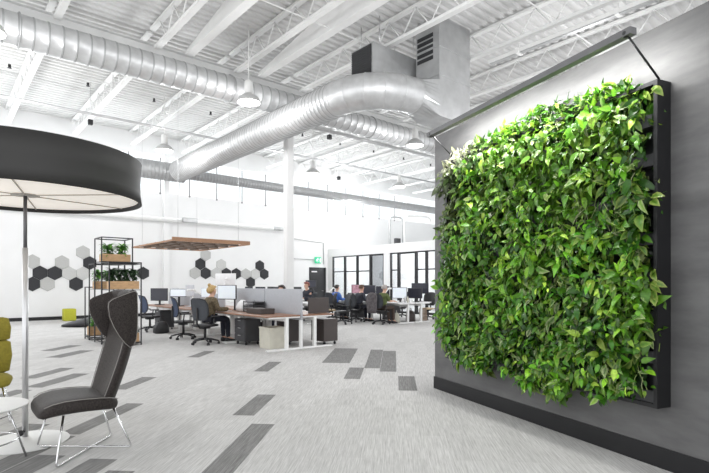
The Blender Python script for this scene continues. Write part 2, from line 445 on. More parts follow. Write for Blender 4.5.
m = ribduct((X0-DX, 10.75, 0), (.35, 10.75, 0), .36, pitch=.14); m.build('wide_branch_run', [M_galv3, M_seam], DT)
m = ribduct((.35, 10.95, .05), (20.5, 10.95, .05), .20, pitch=.14); m.build('narrow_branch_run', [M_galv3, M_seam], DT)
def pipe(name, label, cat, pts, r, mt, grp=None):
    m = MB(); m.tube(pts, r, 10); return tag(m.build(name, mt), label, cat, grp)
pipe('sprinkler_pipe', 'thin pale sprinkler pipe crossing the far ceiling bay', 'pipe', [(X0,18,6.98), (X1,18,6.98)], .045, M_alu)
pipe('cable_conduit', 'grey double conduit under the joists behind the near duct', 'pipe', [(9.6,14.87,7.15), (X1,14.87,7.15)], .06, M_galv2)
wp = thing('heating_pipe', 'long white pipe along the back wall above the wooden canopy', 'pipe', (0, 22.05, 4.24))
m = MB(); m.tube([(X0,0,0), (14.1,0,0)], .10, 14); m.build('pipe_run', M_white, wp)
m = MB(); m.tube([(13.3,0,0), (14.3,0,0)], .105, 14); m.build('end_cap', M_galv2, wp)
for x in (-2.,1.,4.,7.,10.,13.):
    m = MB(); m.box((x-.02,-.02,.08), (x+.02,.34,.12)); m.build('pipe_bracket', M_white, wp)
m = MB(); m.rbox((-.33,-.1,-.11), (.33,.06,.11), .02, 2); m.box((-.3,-.105,-.03), (.3,-.1,.03))
tag(m.build('pipe_mounted_box', M_galv2, None, (8.85, 21.83, 4.26)), 'small grey metal box mounted on the long white pipe', 'box')

# high bay lamps
HB = []
def highbay():
    r = thing('high_bay_lamp', '', 'lamp', (0,0,0), 0, 'white bell-shaped high bay lamps')
    m = MB(); m.lathe([(.285,0),(.29,.02),(.283,.06),(.24,.13),(.15,.195),(.105,.22)], n=32, cap=False)
    m.lathe([(.28,.005),(.272,.058),(.23,.125),(.10,.19)], n=32, cap=False); m.build('reflector', mat('lamp_enamel', (.50,.50,.50), .4, var=.02), r)
    m = MB(); m.lathe([(.105,.21),(.105,.52),(.06,.56)], n=20); m.build('ballast_housing', M_white, r)
    m = MB(); m.cyl((0,0,.55), (0,0,1.95), .014, 8); m.build('stem', M_white, r)
    m = MB(); m.lathe([(.0,.018),(.26,.018),(.262,.03)], n=28, cap=False); m.build('lens', M_bulb, r)
    return r
hb0 = highbay()
hl = [(6.05,11.2,'white high bay lamp hanging in front of the near spiral duct'),
      (.76,11.1,'white high bay lamp half beyond the picture edge beside the near duct'),
      (6.05,17.1,'small white high bay lamp above the black drum shade'),
      (12.1,11.15,'white high bay lamp hanging beneath the square riser'),
      (12.0,16.75,'small white high bay lamp just past the steel column'),
      (16.7,16.4,'smallest white high bay lamp, near the dark wall end')]
for i, (x, y, lb) in enumerate(hl):
    if i == 0: hb0.location = (x,y,5.94); hb0['label'] = lb
    else: dup(hb0, (x,y,5.94), 0, lb)
# strip light, ceiling speakers, sprinkler heads
sl = thing('strip_light', 'long white strip light under the deck above the planted wall', 'light', (10.95, 5.45, 7.05))
m = MB(); m.rbox((-.08,-2.05,0), (.08,2.05,.09), .01, 1); m.build('housing', M_white, sl)
m = MB(); m.box((-.06,-2.0,-.02), (.06,2.0,0)); m.build('lens', M_galv2, sl)
for y in (-1.1,1.2):
    m = MB(); m.cyl((0,y,.1), (0,y,.23), .012, 6); m.box((-.11,y-.04,-.03), (.11,y+.04,.1)); m.build('hanger', M_white, sl)
sp = [((3.87,17.6,6.5),'small black hanging speaker above the drum shade'),((9.6,18.5,6.6),'small black hanging speaker under the big duct end'),
      ((10.9,14.2,6.6),'small black hanging speaker beneath the duct elbow'),((14.6,18.3,6.3),'small black hanging speaker right of the steel column')]
sp0 = None
for (p, lb) in sp:
    if sp0 is None:
        sp0 = thing('hanging_speaker', lb, 'speaker', p, 0, 'small black ceiling speakers')
        m = MB(); m.rbox((-.07,-.07,0), (.07,.07,.16), .012, 2); m.build('cabinet', M_black, sp0)
        m = MB(); m.cyl((0,0,.16), (0,0,1.35), .01, 6); m.build('hanger_rod', M_alu, sp0)
    else:
        o = dup(sp0, p, 0, lb.replace(' right of', ' past'))
for i in range(14):
    x = 1.6+1.9*i; m = MB(); m.cyl((0,0,0), (0,0,.09), .035, 8); m.lathe([(.05,-.01),(.05,.0)], n=10)
    tag(m.build('fire_sprinkler', M_black, None, (x, 16.2, 7.22)), 'tiny dark sprinkler head under the far joists', 'sprinkler', 'sprinkler heads')

# ------------------------------------------------------------------ dark partition with the living wall
WA = Vector((5.161, 4.393, 0)); WR = math.atan2(-.956, -.294)
wt, wn = Vector((-.294,-.956,0)), Vector((-.956,.294,0))
m = MB(); m.box((0,0,0), (6.2,.3,3.375))
struct(m.build('wall_partition', M_plaster, None, WA, WR), 'dark grey plaster partition wall carrying the plants', 'wall')
m = MB(); m.box((-.012,-.014,0), (6.2,0,.158)); m.box((-.012,-.014,0), (0,.3,.158))
struct(m.build('baseboard_partition', M_dark, None, WA, WR), 'black baseboard along the dark partition', 'baseboard')

S0, S1, FZ0, FZ1 = .5, 3.24, .48, 2.91
lw = thing('living_wall', 'large framed living wall of trailing green pothos on the dark partition', 'plant wall', WA + wt*S0 + Vector((0,0,FZ0)), WR, None, 'thing')
SW, SH = S1-S0, FZ1-FZ0
m = MB()
m.box((-.03,-.15,0), (0,-.002,SH)); m.box((SW-.03,-.15,0), (SW,-.002,SH)); m.box((0,-.15,-.0), (SW-.03,-.002,.03)); m.box((0,-.15,SH-.03), (SW-.03,-.002,SH))
m.build('frame', M_dark, lw)
m = MB(); m.box((0,-.03,.03), (SW-.03,-.003,SH-.03)); m.build('back_panel', M_black, lw)
for i in range(8):
    z = .03 + i*(SH-.06)/8
    m = MB(); m.box((0,-.12,z), (SW-.03,-.031,z+.015)); m.box((0,-.125,z), (SW-.03,-.115,z+.09)); m.build('planting_tray', M_charcoal, lw)

PAL = [((.085,.235,.014),5),((.05,.16,.010),6),((.028,.10,.008),5),((.15,.31,.020),4),((.27,.40,.05),1.4),((.014,.055,.006),3)]
PW_ = [w for _, w in PAL]
def leaf(mb, base, tip, nrm, L, W, col, edge, fold=.25, curl=.3):
    tip = tip.normalized(); side = tip.cross(nrm).normalized(); nrm = side.cross(tip).normalized()
    rows = ((.09,.58),(.33,1.),(.64,.78)); b = len(mb.v)
    vs = [base]; cs = [col]
    for t, wd in rows:
        c_ = base + tip*(L*t) - nrm*(curl*L*t*t)
        for sgn in (-1,0,1):
            vs.append(c_ + side*(sgn*W*.5*wd) + nrm*(fold*W*.5*wd*abs(sgn)) - (tip*(L*.07) if sgn and t < .2 else Vector((0,0,0))))
            cs.append(edge if sgn else col)
    vs.append(base + tip*L - nrm*(curl*L*1.15)); cs.append(edge)
    fs = [(0,2,1),(0,3,2),(1,2,5,4),(2,3,6,5),(4,5,8,7),(5,6,9,8),(7,8,10),(8,9,10)]
    mb.add(vs, fs, True); mb.col.extend([c + (1,) for c in cs])
def lerp3(a, b, t): return tuple(a[i]+(b[i]-a[i])*t for i in range(3))
fo = MB(); fo.col = []
def bulge(s, z):
    return (noise.noise((s*1.9, z*1.9, 3.1))*.5 + noise.noise((s*4.7, z*4.7, 8.2))*.35)
holes = [(2.0,1.44,.16,.05),(2.25,1.60,.10,.09),(1.75,1.40,.14,.04),(1.55,1.72,.10,.05),(2.69,1.25,.05,.3),(2.69,2.0,.035,.35),(1.0,1.2,.1,.06),(2.42,1.1,.09,.05),(2.64,.25,.06,.2)]
BOT = [(-.2,.22),(0,.16),(.2,0),(.45,-.14),(.75,-.14),(.95,.02),(1.12,-.07),(1.45,-.20),(1.62,-.11),(1.82,-.22),(2.03,-.08),(2.32,-.11),(2.6,.0),(2.8,.08)]
TOP = [(-.2,2.33),(0,2.38),(.15,2.52),(.5,2.50),(.9,2.52),(1.3,2.56),(1.62,2.62),(1.95,2.55),(2.4,2.53),(2.62,2.43),(2.8,2.36)]
def prof(tab, s):
    for (a, za), (b_, zb) in zip(tab, tab[1:]):
        if s <= b_: return za + (zb-za)*max(0, (s-a)/(b_-a))
    return tab[-1][1]
nleaf = 0
while nleaf < 13500:
    s = rng.uniform(-.13, SW-.03); z = rng.uniform(-.24, SH+.18)
    bt, tp = prof(BOT, s)+.05, prof(TOP, s)-.03
    if z < bt or z > tp: continue
    if z < bt+.08 and rng.random() < .5: continue
    if s < -.02 and rng.random() < .5: continue
    if s < -.05 and z > .75: continue
    h = 0.
    for hx, hz, ha, hb_ in holes: h = max(h, 1.25-math.hypot((s-hx)/ha, (z-hz)/hb_))
    if h > .3 and rng.random() < .95: continue
    bl = bulge(s, z)
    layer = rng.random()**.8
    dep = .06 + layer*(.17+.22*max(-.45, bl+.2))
    if z > SH-.12: dep *= .7
    gap = noise.noise((s*6.5+30, z*6.5, 2.))
    if gap > .28 and layer > .45: continue
    tipd = Vector((rng.gauss(0,.7), -abs(rng.gauss(.5,.4)), -.75+rng.gauss(0,.55)))
    if rng.random() < .12: tipd = Vector((rng.gauss(0,1), -.6, rng.gauss(.3,.6)))
    if z > SH-.06: tipd = Vector((rng.gauss(0,.8), -.4+rng.gauss(0,.4), rng.gauss(.35,.6)))
    nr = Vector((rng.gauss(0,.6), -.75, .65+rng.gauss(0,.55)))
    L = rng.choice((.045,.055,.065,.07,.08,.09,.115)) * rng.uniform(.85,1.2); W = L*rng.uniform(.42,.60)
    col = rng.choices([p for p, _ in PAL], PW_)[0]
    sh = (.30 + 1.5*layer)*math.exp(rng.gauss(0,.33)); col = tuple(c*sh for c in col)  # inner layers darkened: shade in the gaps put into leaf colour, plus random tone
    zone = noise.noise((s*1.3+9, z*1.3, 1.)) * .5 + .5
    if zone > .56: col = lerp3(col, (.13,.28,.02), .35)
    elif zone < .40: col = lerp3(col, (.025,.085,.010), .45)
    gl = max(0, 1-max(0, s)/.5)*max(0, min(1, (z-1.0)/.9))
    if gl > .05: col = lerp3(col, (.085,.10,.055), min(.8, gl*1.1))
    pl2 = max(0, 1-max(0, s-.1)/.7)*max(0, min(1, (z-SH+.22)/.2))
    if pl2 > .05: col = lerp3(col, (.55,.52,.42), min(.7, pl2))  # top corner paled: the bar's lamplight painted into the leaf colour
    edge = col
    q = rng.random()
    if q < .20: edge = lerp3(col, (.38,.46,.10), .5)
    elif q < .26: edge = lerp3(col, (.60,.64,.36), .6)
    elif q < .6: edge = tuple(c*.7 for c in col)
    if s > SW-.06: tipd.x += .5
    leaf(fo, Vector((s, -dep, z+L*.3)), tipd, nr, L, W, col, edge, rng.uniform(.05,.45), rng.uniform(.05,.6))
    nleaf += 1
for sx, dz in ((SW-.02,SH-.06),(SW-.02,1.0),(SW-.03,.93),(SW-.02,.86),(SW-.03,1.55)):
    for q in range(2):
        leaf(fo, Vector((sx, -.17, dz+rng.uniform(-.04,.04))), Vector((.7,-.5+rng.gauss(0,.4),-.4+rng.gauss(0,.5))), Vector((rng.gauss(0,.5),-.8,.6)), .10, .062, (.10,.24,.02), (.34,.42,.10), .2, .3)
# trailing pale stems and a few strappy roots
for k in range(150):
    s = rng.uniform(0, SW-.1); z = rng.uniform(.1, SH-.05)
    if k < 34:
        hx, hz, ha, hb_ = holes[rng.randrange(3)]; s = hx+rng.uniform(-ha, ha)*1.3; z = hz+rng.uniform(-.1,.05)
    dp = rng.uniform(.12,.24); ln = rng.uniform(.08,.22); dx = rng.gauss(0,.06)
    b0 = len(fo.v)
    fo.tube([(s,-dp,z), (s+dx*.4,-dp-.03,z-ln*.4), (s+dx,-dp-.02,z-ln)], .0028, 4)
    c_ = rng.choice(((.30,.40,.12),(.42,.45,.25),(.16,.26,.06)))
    fo.col.extend([c_ + (1,)]*(len(fo.v)-b0))
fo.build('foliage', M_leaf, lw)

lb_ = thing('light_bar', 'slim grey light bar held out above the living wall on two thin stays', 'light', WA + Vector((0,0,3.19)), WR)
m = MB(); m.box((.56,-.475,-.022), (3.27,-.41,.028)); m.build('housing', mat('bar_grey', (.13,.13,.135), .55), lb_)
m = MB(); m.box((.58,-.409,-.01), (3.25,-.405,.02)); m.build('led_strip', M_led, lb_)
for s in (.62, 3.22):
    m = MB(); m.tube([(s,-.45,.0), (s,-.10,FZ1-3.19+.012)], .008, 8); m.ball((s,-.45,0), .03); m.build('stay_rod', M_black, lb_)

# ------------------------------------------------------------------ glazed offices
OX = 17.1
m = MB(); m.box((OX-.04, 13.2, 2.92), (OX+.2, BW-.01, 3.36)); m.box((OX+.2, 13.2, 3.3), (X1-.01, BW-.01, 3.36)); m.box((OX-.03,17.4,0), (OX+.17,17.83,2.92)); m.box((OX,22.0,0), (OX+.15,BW-.01,2.92)); m.box((20.6,13.2,0), (20.8,BW-.01,3.3)); m.box((OX+.2,17.55,0), (20.6,17.65,3.3)); m.box((OX,13.2,0), (20.6,13.3,3.3))
struct(m.build('wall_office', M_wall), 'white office block front with fascia and pier', 'wall')
def glaz(name, y0, y1, label, grey=False, door=False, rail=True, z1=2.92):
    r = thing(name, label, 'door' if door else 'window', (OX+.05, (y0+y1)/2, 0), 0, None, 'structure'); h = abs(y1-y0)/2; m = MB(); t = .085 if door else .055; dp = .05
    m.box((-dp,-h,0), (dp,-h+t,z1)); m.box((-dp,h-t,0), (dp,h,z1)); m.box((-dp,-h+t,z1-t), (dp,h-t,z1)); m.box((-dp,-h+t,0), (dp,h-t,.1))
    if rail: m.box((-dp,-h+t,2.05), (dp,h-t,2.10))
    m.build('window_frame', M_dark, r)
    g = MB(); g.box((-.006,-h+t,.1), (.006,h-t,z1-t)); g.build('window_pane', M_glassgrey if grey else M_glass, r)
    if door:
        k = MB(); k.tube([(-.05,h-.12,.95), (-.1,h-.12,.95), (-.1,h-.12,1.25), (-.05,h-.12,1.25)], .012, 6); k.build('door_handle', M_chrome, r)
    return r
glaz('window_12', 22.0, 20.93, 'black-framed office pane next to the black back door')
glaz('window_13', 20.93, 19.9, 'black-framed office pane, second from the back door')
glaz('window_14', 19.9, 18.87, 'black-framed office pane beside the tinted office door')
glaz('door_1', 18.87, 17.83, 'tinted glass office door in a heavy black frame', True, True, False)
glaz('window_15', 17.4, 16.86, 'narrow black-framed office pane beside the white pier')
glaz('door_2', 16.86, 15.7, 'clear glass office door in a black frame, seen bright white', False, True, False)
glaz('window_16', 15.7, 15.08, 'black-framed office pane past the bright glass door')
glaz('window_17', 15.08, 14.4, 'black-framed office pane near the dark partition end')
m = MB(); m.rbox((-.35,-.4,.72), (.35,.4,.76), .01, 1)
for x in (-.3,.3):
    for y in (-.35,.35): m.box((x-.02,y-.02,0), (x+.02,y+.02,.72))
tag(m.build('office_table', M_charcoal, None, (19.2, 15.0, 0)), 'small dark table inside the glazed office', 'table')
# roof pipes above the offices
rp = thing('roof_pipe_loop', 'pale pipe loop rising from the office roof in front of the back wall', 'pipe', (21.2, 21.6, 3.36))
m = MB(); m.tube([(0,0,0), (0,0,1.9), (.08,0,2.08), (.3,0,2.15), (.85,0,2.15), (1.05,0,2.08), (1.15,0,1.9), (1.15,0,0)], .06, 10); m.build('pipe_loop', M_galv2, rp)
m = MB(); m.tube([(1.15,-.12,0), (1.15,-.12,1.8), (1.2,-.12,2.1), (1.5,-.12,2.3), (3.2,-.12,2.4), (3.5,-.12,2.3), (3.6,-.12,2.1)], .07, 10); m.build('bent_pipe', M_white, rp)
m = MB(); m.rbox((.45,-.1,.5), (.85,.1,.85), .01, 1); m.build('control_box', M_charcoal, rp)

# back door, exit sign, conduit
dr = thing('door_3', 'black door in the white back wall under the exit sign', 'door', (16.35, BW, 0), 0, None, 'structure')
m = MB(); m.box((-.56,-.05,0), (-.48,.0,2.32)); m.box((.48,-.05,0), (.56,.0,2.32)); m.box((-.48,-.05,2.24), (.48,0,2.32)); m.build('door_frame', M_dark, dr)
m = MB(); m.box((-.48,-.035,.01), (.48,0,2.24)); m.build('door_leaf', M_black, dr)
m = MB(); m.box((-.42,-.04,2.05), (-.05,-.036,2.12)); m.build('door_notice', M_paper, dr)
m = MB(); m.tube([(.35,-.035,1.02), (.35,-.1,1.02), (.22,-.1,1.02)], .013, 6); m.build('door_handle', M_chrome, dr)
ex = thing('exit_sign', 'green running-man exit sign above the black back door', 'sign', (16.3, BW-.12, 2.55))
m = MB(); m.rbox((-.21,-.03,0), (.21,.03,.34), .01, 1); m.build('sign_box', M_greenlight, ex)
m = MB(); y = -.034
m.ball((-.02,y,.265), .03, .006, .03, 8, 6)
for pts in ([(-.03,.225),(-.07,.15)], [(-.07,.15),(-.01,.11),(-.03,.05)], [(-.07,.15),(-.12,.12),(-.17,.12)], [(-.03,.225),(.05,.2),(.07,.16)], [(-.03,.225),(-.11,.21),(-.13,.16)]):
    m.tube([(a, y, b_) for a, b_ in pts], .014, 6)
m.box((.11,y-.002,.05), (.17,y+.002,.28)); m.build('running_figure', M_signwhite, ex)
m = MB(); m.box((-.02,.03,.14), (.02,.12,.2)); m.build('sign_bracket', M_white, ex)
pipe('wall_conduit', 'thin grey conduit looping from the column line down to the black door', 'conduit', [(14.3,BW-.05,3.85),(16.5,BW-.05,3.72),(16.75,BW-.05,3.72),(16.75,BW-.05,2.5)], .022, M_alu)
pipe('wall_conduit', 'thin grey conduit running to the exit sign', 'conduit', [(14.3,BW-.05,2.78),(16.08,BW-.05,2.74)], .022, M_alu)
m = MB(); m.rbox((-.07,-.12,-.06), (.07,0,.06), .01, 1); m.cyl((0,-.12,0), (0,-.19,0), .03, 8)
tag(m.build('wall_camera', M_black, None, (14.55, BW-.0, 4.6)), 'small black camera high on the back wall beside the column', 'camera')

# hexagon felt tiles
HR = .285
def hexa(x, z, m_, label):
    mb = MB(); poly = [(HR*.985*math.sin(PI/3*k), HR*.985*math.cos(PI/3*k)) for k in range(6)]; poly2 = [(a*.94, b_*.94) for a, b_ in poly]
    n = 6; A = [(a, 0, b_) for a, b_ in poly]; B = [(a, -.025, b_) for a, b_ in poly]; Cc = [(a, -.035, b_) for a, b_ in poly2]
    mb.loft([A, B, Cc], smooth=False)
    tag(mb.build('wall_mounted_hexagon', m_, None, (x, BW-.003, z)), label, 'wall panel', 'hexagon felt wall panels', 'thing')
D_, L_, W_ = M_hexd, M_hexl, M_hexm
HX = .4937
def row(x0, k, r): return x0 + HX*(k + (.5 if r % 2 else 0)), 1.40 + .4275*r
for (k, r, mm, lb) in [(0,0,D_,'charcoal hexagon low beside the lamp pole'),(1,0,L_,'pale grey hexagon low in the cluster, between two charcoal ones'),
        (0,1,D_,'charcoal hexagon up and over from the lowest one by the lamp pole'),(1,1,D_,'charcoal hexagon above the low pale one, touching a charcoal neighbour'),
        (0,2,L_,'pale grey hexagon at the top beside the lamp pole'),(2,2,L_,'pale grey hexagon at the cluster top above the yellow cube side'),
        (2,1,W_,'pale hexagon just over the lone low charcoal tile near the rack'),(3,0,D_,'lone low charcoal hexagon just before the plant rack'),
        (3,1,W_,'pale hexagon half hidden behind the plant rack posts'),(3,3,L_,'pale grey hexagon highest of all behind the plant rack top'),
        (4,2,D_,'charcoal hexagon behind the plant rack top box')]:
    x, z = row(2.93, k, r); hexa(x, z, mm, lb)
hexa(7.0, 1.87, D_, 'charcoal hexagon alone past the plant rack, above the dark monitors')
for (k, r, mm, lb) in [(0,1,L_,'pale hexagon at the near end of the cluster above the desks'),(.5,2,D_,'charcoal hexagon at top of the cluster near the wooden canopy'),
        (1,1,D_,'charcoal hexagon below the top one, above the blonde woman'),(1,3,L_,'pale hexagon partly under the wooden canopy edge'),
        (2.5,2,W_,'pale hexagon at top between two charcoal groups'),(2,1,W_,'pale hexagon under the top pale one, above the white screen'),
        (3,1,D_,'charcoal hexagon cut by the white screen top'),(4,1,D_,'charcoal hexagon just past the white screen'),
        (5,1,L_,'pale hexagon above the lowest charcoal tile, on its near side'),(6,1,W_,'pale hexagon above the lowest charcoal tile, on its far side'),
        (5.5,0,D_,'lowest charcoal hexagon, above the grey desk divider'),(6.5,2,D_,'charcoal hexagon highest near the steel column'),
        (7,1,D_,'charcoal hexagon next to the steel column')]:
    x = 9.32 + HX*(k*1.06); z = 1.48 + .4275*r; hexa(x, z, mm, lb)

# ------------------------------------------------------------------ wooden slatted canopy
cn = thing('slatted_canopy', 'wooden lattice canopy hanging over the far desks', 'canopy', (5.80, 15.72, 2.77))
CXl, CYl = 2.75, 4.2
m = MB()
m.box((0,0,0), (CXl,.03,.13)); m.box((0,CYl-.03,0), (CXl,CYl,.05)); m.box((0,.03,0), (.03,CYl-.03,.05)); m.box((CXl-.03,.03,0), (CXl,CYl-.03,.05)); m.build('canopy_frame', M_canopy, cn)
m = MB()
for i in range(1,6): m.box((i*CXl/6-.025,.03,.0), (i*CXl/6+.025,CYl-.03,.07))
for i in range(1,5): m.box((.03,i*CYl/5-.04,.005), (CXl-.03,i*CYl/5+.04,.065))
m.build('lattice', mat('lattice_wood', (.10,.065,.045), .55, var=.2), cn)
for x in (.3, CXl-.3):
    for y in (.3, CYl-.3):
        m = MB(); m.cyl((x,y,.05), (x,y,5.1), .006, 5); m.build('hanging_cable', M_alu, cn)

# ------------------------------------------------------------------ drum lamp
LX, LY = .632, 5.24
la = thing('drum_floor_lamp', 'giant black drum shade lamp on a pole with round white base', 'lamp', (LX, LY, 0))
SR, SZ0, SZ1 = .95, 2.155, 2.53
m = MB(); m.lathe([(SR,SZ0),(SR-.012,SZ0+.10),(SR-.014,SZ0+.20),(SR,SZ1),(SR-.02,SZ1),(SR-.034,SZ0+.2),(SR-.02,SZ0)], n=96, cap=False)
m.lathe([(SR-.02,SZ0),(SR,SZ0)], n=96, cap=False); m.build('lamp_shade', M_shade, la)
m = MB(); m.lathe([(.0,SZ0+.035),(SR-.03,SZ0+.035),(SR-.03,SZ0+.045),(.0,SZ0+.045)], n=96, cap=False); m.build('diffuser', M_diff, la)
m = MB(); m.lathe([(.0,SZ0+.024),(.11,SZ0+.026),(.11,SZ0+.034)], n=24, cap=False)
for k in range(6):
    a = PI/3*k + .3; m.obox((.1*math.cos(a),.1*math.sin(a),SZ0+.029), ((SR-.03)*math.cos(a),(SR-.03)*math.sin(a),SZ0+.029), .012, .008)
m.build('spoke_ring', mat('spoke_grey', (.45,.42,.38), .5), la)
m = MB(); m.cyl((0,0,.02), (0,0,1.72), .024, 16); m.build('pole', M_alu, la)
m = MB(); m.cyl((0,0,1.68), (0,0,SZ0+.03), .015, 14); m.build('upper_pole', mat('dark_steel', (.16,.16,.17), .4, .6), la)
m = MB(); m.lathe([(.34,0),(.344,.005),(.34,.011),(.06,.017),(.03,.05)], n=64); m.build('base', M_white, la)
m = MB(); m.ball((-.045,-.06,.10), .028); m.cyl((-.045,-.06,.10), (0,0,.10), .012, 8); m.build('foot_switch', M_black, la)

# ------------------------------------------------------------------ grey wing chair (faces -X)
CXc, CYc = .98, 4.64
wc = thing('wing_lounge_chair', 'high-backed grey tweed wing chair on crossed chrome sled legs', 'chair', (CXc, CYc, 0))
def sup(c, ax, ay, u, v, e=3., n=28):
    out = []
    for k in range(n):
        t = 2*PI*k/n; a, b_ = math.cos(t), math.sin(t)
        out.append(Vector(c) + u*(ax*math.copysign(abs(a)**(2/e), a)) + v*(ay*math.copysign(abs(b_)**(2/e), b_)))
    return out
Yv, Zv, Xv = Vector((0,1,0)), Vector((0,0,1)), Vector((1,0,0))
seat = [(-.362,.392,.15,.012),(-.357,.396,.22,.034),(-.332,.406,.265,.052),(-.28,.424,.29,.060),(-.2,.436,.302,.064),(-.08,.438,.308,.064),(.05,.430,.302,.062),(.13,.420,.288,.060),(.18,.412,.26,.05),(.205,.41,.2,.03),(.212,.41,.14,.012)]
m = MB(); rings = []
for x, z, hw, ht in seat:
    rg = sup((x,0,z), hw, ht, Yv, Zv, 3.2, 36)
    for p in rg:            # dished top, sides a little higher
        if p.z > z: p.z += .022*(abs(p.y)/.3)**2 - .006
    rings.append(rg)
m.loft(rings); st_ = m.build('seat', M_tweed, wc)
for sg in (-1,1):
    m = MB(); m.tube([(x, sg*(hw*.965), z+ht*.72+.012) for x, z, hw, ht in seat[2:10]], .0035, 6); m.build('piping', M_piping, st_)
bk = []  # (x, z, half width, half thickness)
for i in range(15):
    t = i/14; z = .385 + .945*t; x = .135 + .215*math.sin(min(1, t*1.12)*PI/2)
    hw = .225 + .065*math.sin(min(1, t*2.2)*PI/2) - .02*max(0, t-.75)*4*.5; ht = .060 - .022*t
    bk.append((x, z, hw, ht))
m = MB(); rings = []
tl = Vector((.17,0,.98)).normalized(); nb = Vector((.98,0,-.17)).normalized()
for i, (x, z, hw, ht) in enumerate(bk):
    if i == 0: rings.append([p for p in sup((x,0,z-.02), hw*.75, ht*.5, Yv, nb, 2.6, 36)])
    rg = sup((x,0,z), hw, ht, Yv, nb, 2.8, 36)
    for p in rg: p.x -= .06*(p.y/.28)**2     # sides wrap forward
    rings.append(rg)
    if i == len(bk)-1: rings.append([p - Vector((.05*(p.y/.28)**2,0,0)) for p in sup((x+.004,0,z+.018), hw*.9, ht*.55, Yv, nb, 2.6, 36)])
m.loft(rings); bo = m.build('backrest', M_tweed, wc)
for sg in (-1,1):
    m = MB(); m.tube([(x-ht*.55-.06*(hw/.28)**2, sg*hw*.93, z) for x, z, hw, ht in bk[:9]], .0035, 6); m.build('piping', M_piping, bo)
WP = [(.095,1.215),(.10,1.255),(.13,1.28),(.2,1.308),(.28,1.336),(.318,1.346),(.336,1.33),(.342,1.2),(.340,1.03),(.330,.935),(.307,.882),(.275,.868),(.235,.905),(.185,.97),(.14,1.05),(.108,1.13)]
cxw = sum(p[0] for p in WP)/len(WP); czw = sum(p[1] for p in WP)/len(WP)
for sg in (-1,1):
    m = MB(); rings = []
    def yy(x): return .262 + .050*max(0, (.36-x)/.28)**.8 + 0.0
    for off, sc in ((-.022,.90),(-.012,.98),(.0,1.0),(.012,.98),(.022,.90)):
        rings.append([Vector((cxw+(x-cxw)*sc, sg*(yy(x)+off), czw+(z-czw)*sc)) for x, z in WP])
    m.loft(rings); wo = m.build('wing', M_tweed, wc)
    m = MB(); m.tube([(x, sg*(yy(x)+.016), z) for x, z in [(cxw+(a-cxw)*.965, czw+(b_-czw)*.975) for a, b_ in WP]], .003, 6, closed=True); m.build('piping', M_piping, wo)
# head cushion between the wings
m = MB(); m.loft([sup((.28,0,1.06), .2, .02, Yv, nb, 2.6), sup((.285,0,1.09), .235, .04, Yv, nb, 2.8), sup((.315,0,1.22), .245, .045, Yv, nb, 2.8), sup((.338,0,1.32), .235, .04, Yv, nb, 2.8), sup((.343,0,1.345), .2, .02, Yv, nb, 2.6)])
m.build('headrest', M_tweed, wc)
def bent(pts, r=.03, n=5):
    out = [Vector(pts[0])]
    for i in range(1, len(pts)-1):
        p, a, b_ = Vector(pts[i]), Vector(pts[i-1]), Vector(pts[i+1]); u = (a-p).normalized(); v = (b_-p).normalized()
        for k in range(n+1):
            t = k/n; out.append((p+u*r)*(1-t)**2 + p*2*t*(1-t) + (p+v*r)*t*t)
    out.append(Vector(pts[-1])); return out
for pts in ([(-.20,-.24,.38),(-.263,-.303,.009),(.28,.30,.009),(.17,.23,.37)], [(-.22,.23,.38),(-.30,.30,.027),(.31,-.217,.027),(.17,-.20,.37)]):
    m = MB(); m.tube(bent(pts), .0085, 10); m.build('sled_leg', M_chrome, wc)

# olive chair at the frame edge
oc = thing('olive_lounge_chair', 'olive green padded chair at the picture edge, near the drum lamp pole', 'chair', (.365, 6.36, 0), R_(-6))
m = MB(); m.loft([sup((0,-.33,.40),.2,.02,Xv,Zv,3), sup((0,-.31,.41),.27,.05,Xv,Zv,3), sup((0,.0,.41),.29,.06,Xv,Zv,3), sup((0,.25,.40),.26,.05,Xv,Zv,3), sup((0,.28,.4),.2,.02,Xv,Zv,3)]); m.build('seat', M_olive, oc)
m = MB(); m.loft([sup((0,.22,.44),.2,.02,Xv,Yv,3), sup((0,.23,.46),.26,.05,Xv,Yv,3), sup((0,.27,.62),.285,.06,Xv,Yv,3), sup((0,.30,.765),.27,.052,Xv,Yv,3), sup((0,.303,.783),.235,.03,Xv,Yv,3)]); m.build('backrest', M_olive, oc)
m = MB(); m.loft([sup((0,.30,.785),.23,.03,Xv,Yv,3), sup((0,.305,.80),.265,.048,Xv,Yv,3), sup((0,.33,.92),.275,.05,Xv,Yv,3), sup((0,.35,1.02),.25,.04,Xv,Yv,3), sup((0,.352,1.035),.2,.02,Xv,Yv,3)]); m.build('headrest', M_olive, oc)
for sx in (-1,1):
    m = MB(); m.tube(bent([(sx*.2,-.2,.37),(sx*.27,-.3,.01),(sx*.27,.3,.01),(sx*.2,.2,.37)]), .0085, 8); m.build('sled_leg', M_chrome, oc)

# round side table
tb = thing('round_side_table', 'small round white table on splayed wire legs before the grey chair', 'table', (.285, 4.80, 0))
m = MB(); m.lathe([(.0,.436),(.30,.436),(.32,.444),(.32,.452),(.314,.456),(.0,.456)], n=56, cap=False); m.build('table_top', M_white, tb)
for k in range(4):
    a = (-.035, 1.71, 3.1, 4.5)[k]; m = MB(); m.tube([(.17*math.cos(a),.17*math.sin(a),.436), (.30*math.cos(a),.30*math.sin(a),.004)], .008, 8); m.build('leg', M_chrome, tb)
m = MB(); m.tube([(.245*math.cos(2*PI*k/28),.245*math.sin(2*PI*k/28),.18) for k in range(28)], .006, 6, closed=True); m.tube([(.19*math.cos(2*PI*k/28),.19*math.sin(2*PI*k/28),.37) for k in range(28)], .006, 6, closed=True); m.build('brace_ring', M_chrome, tb)

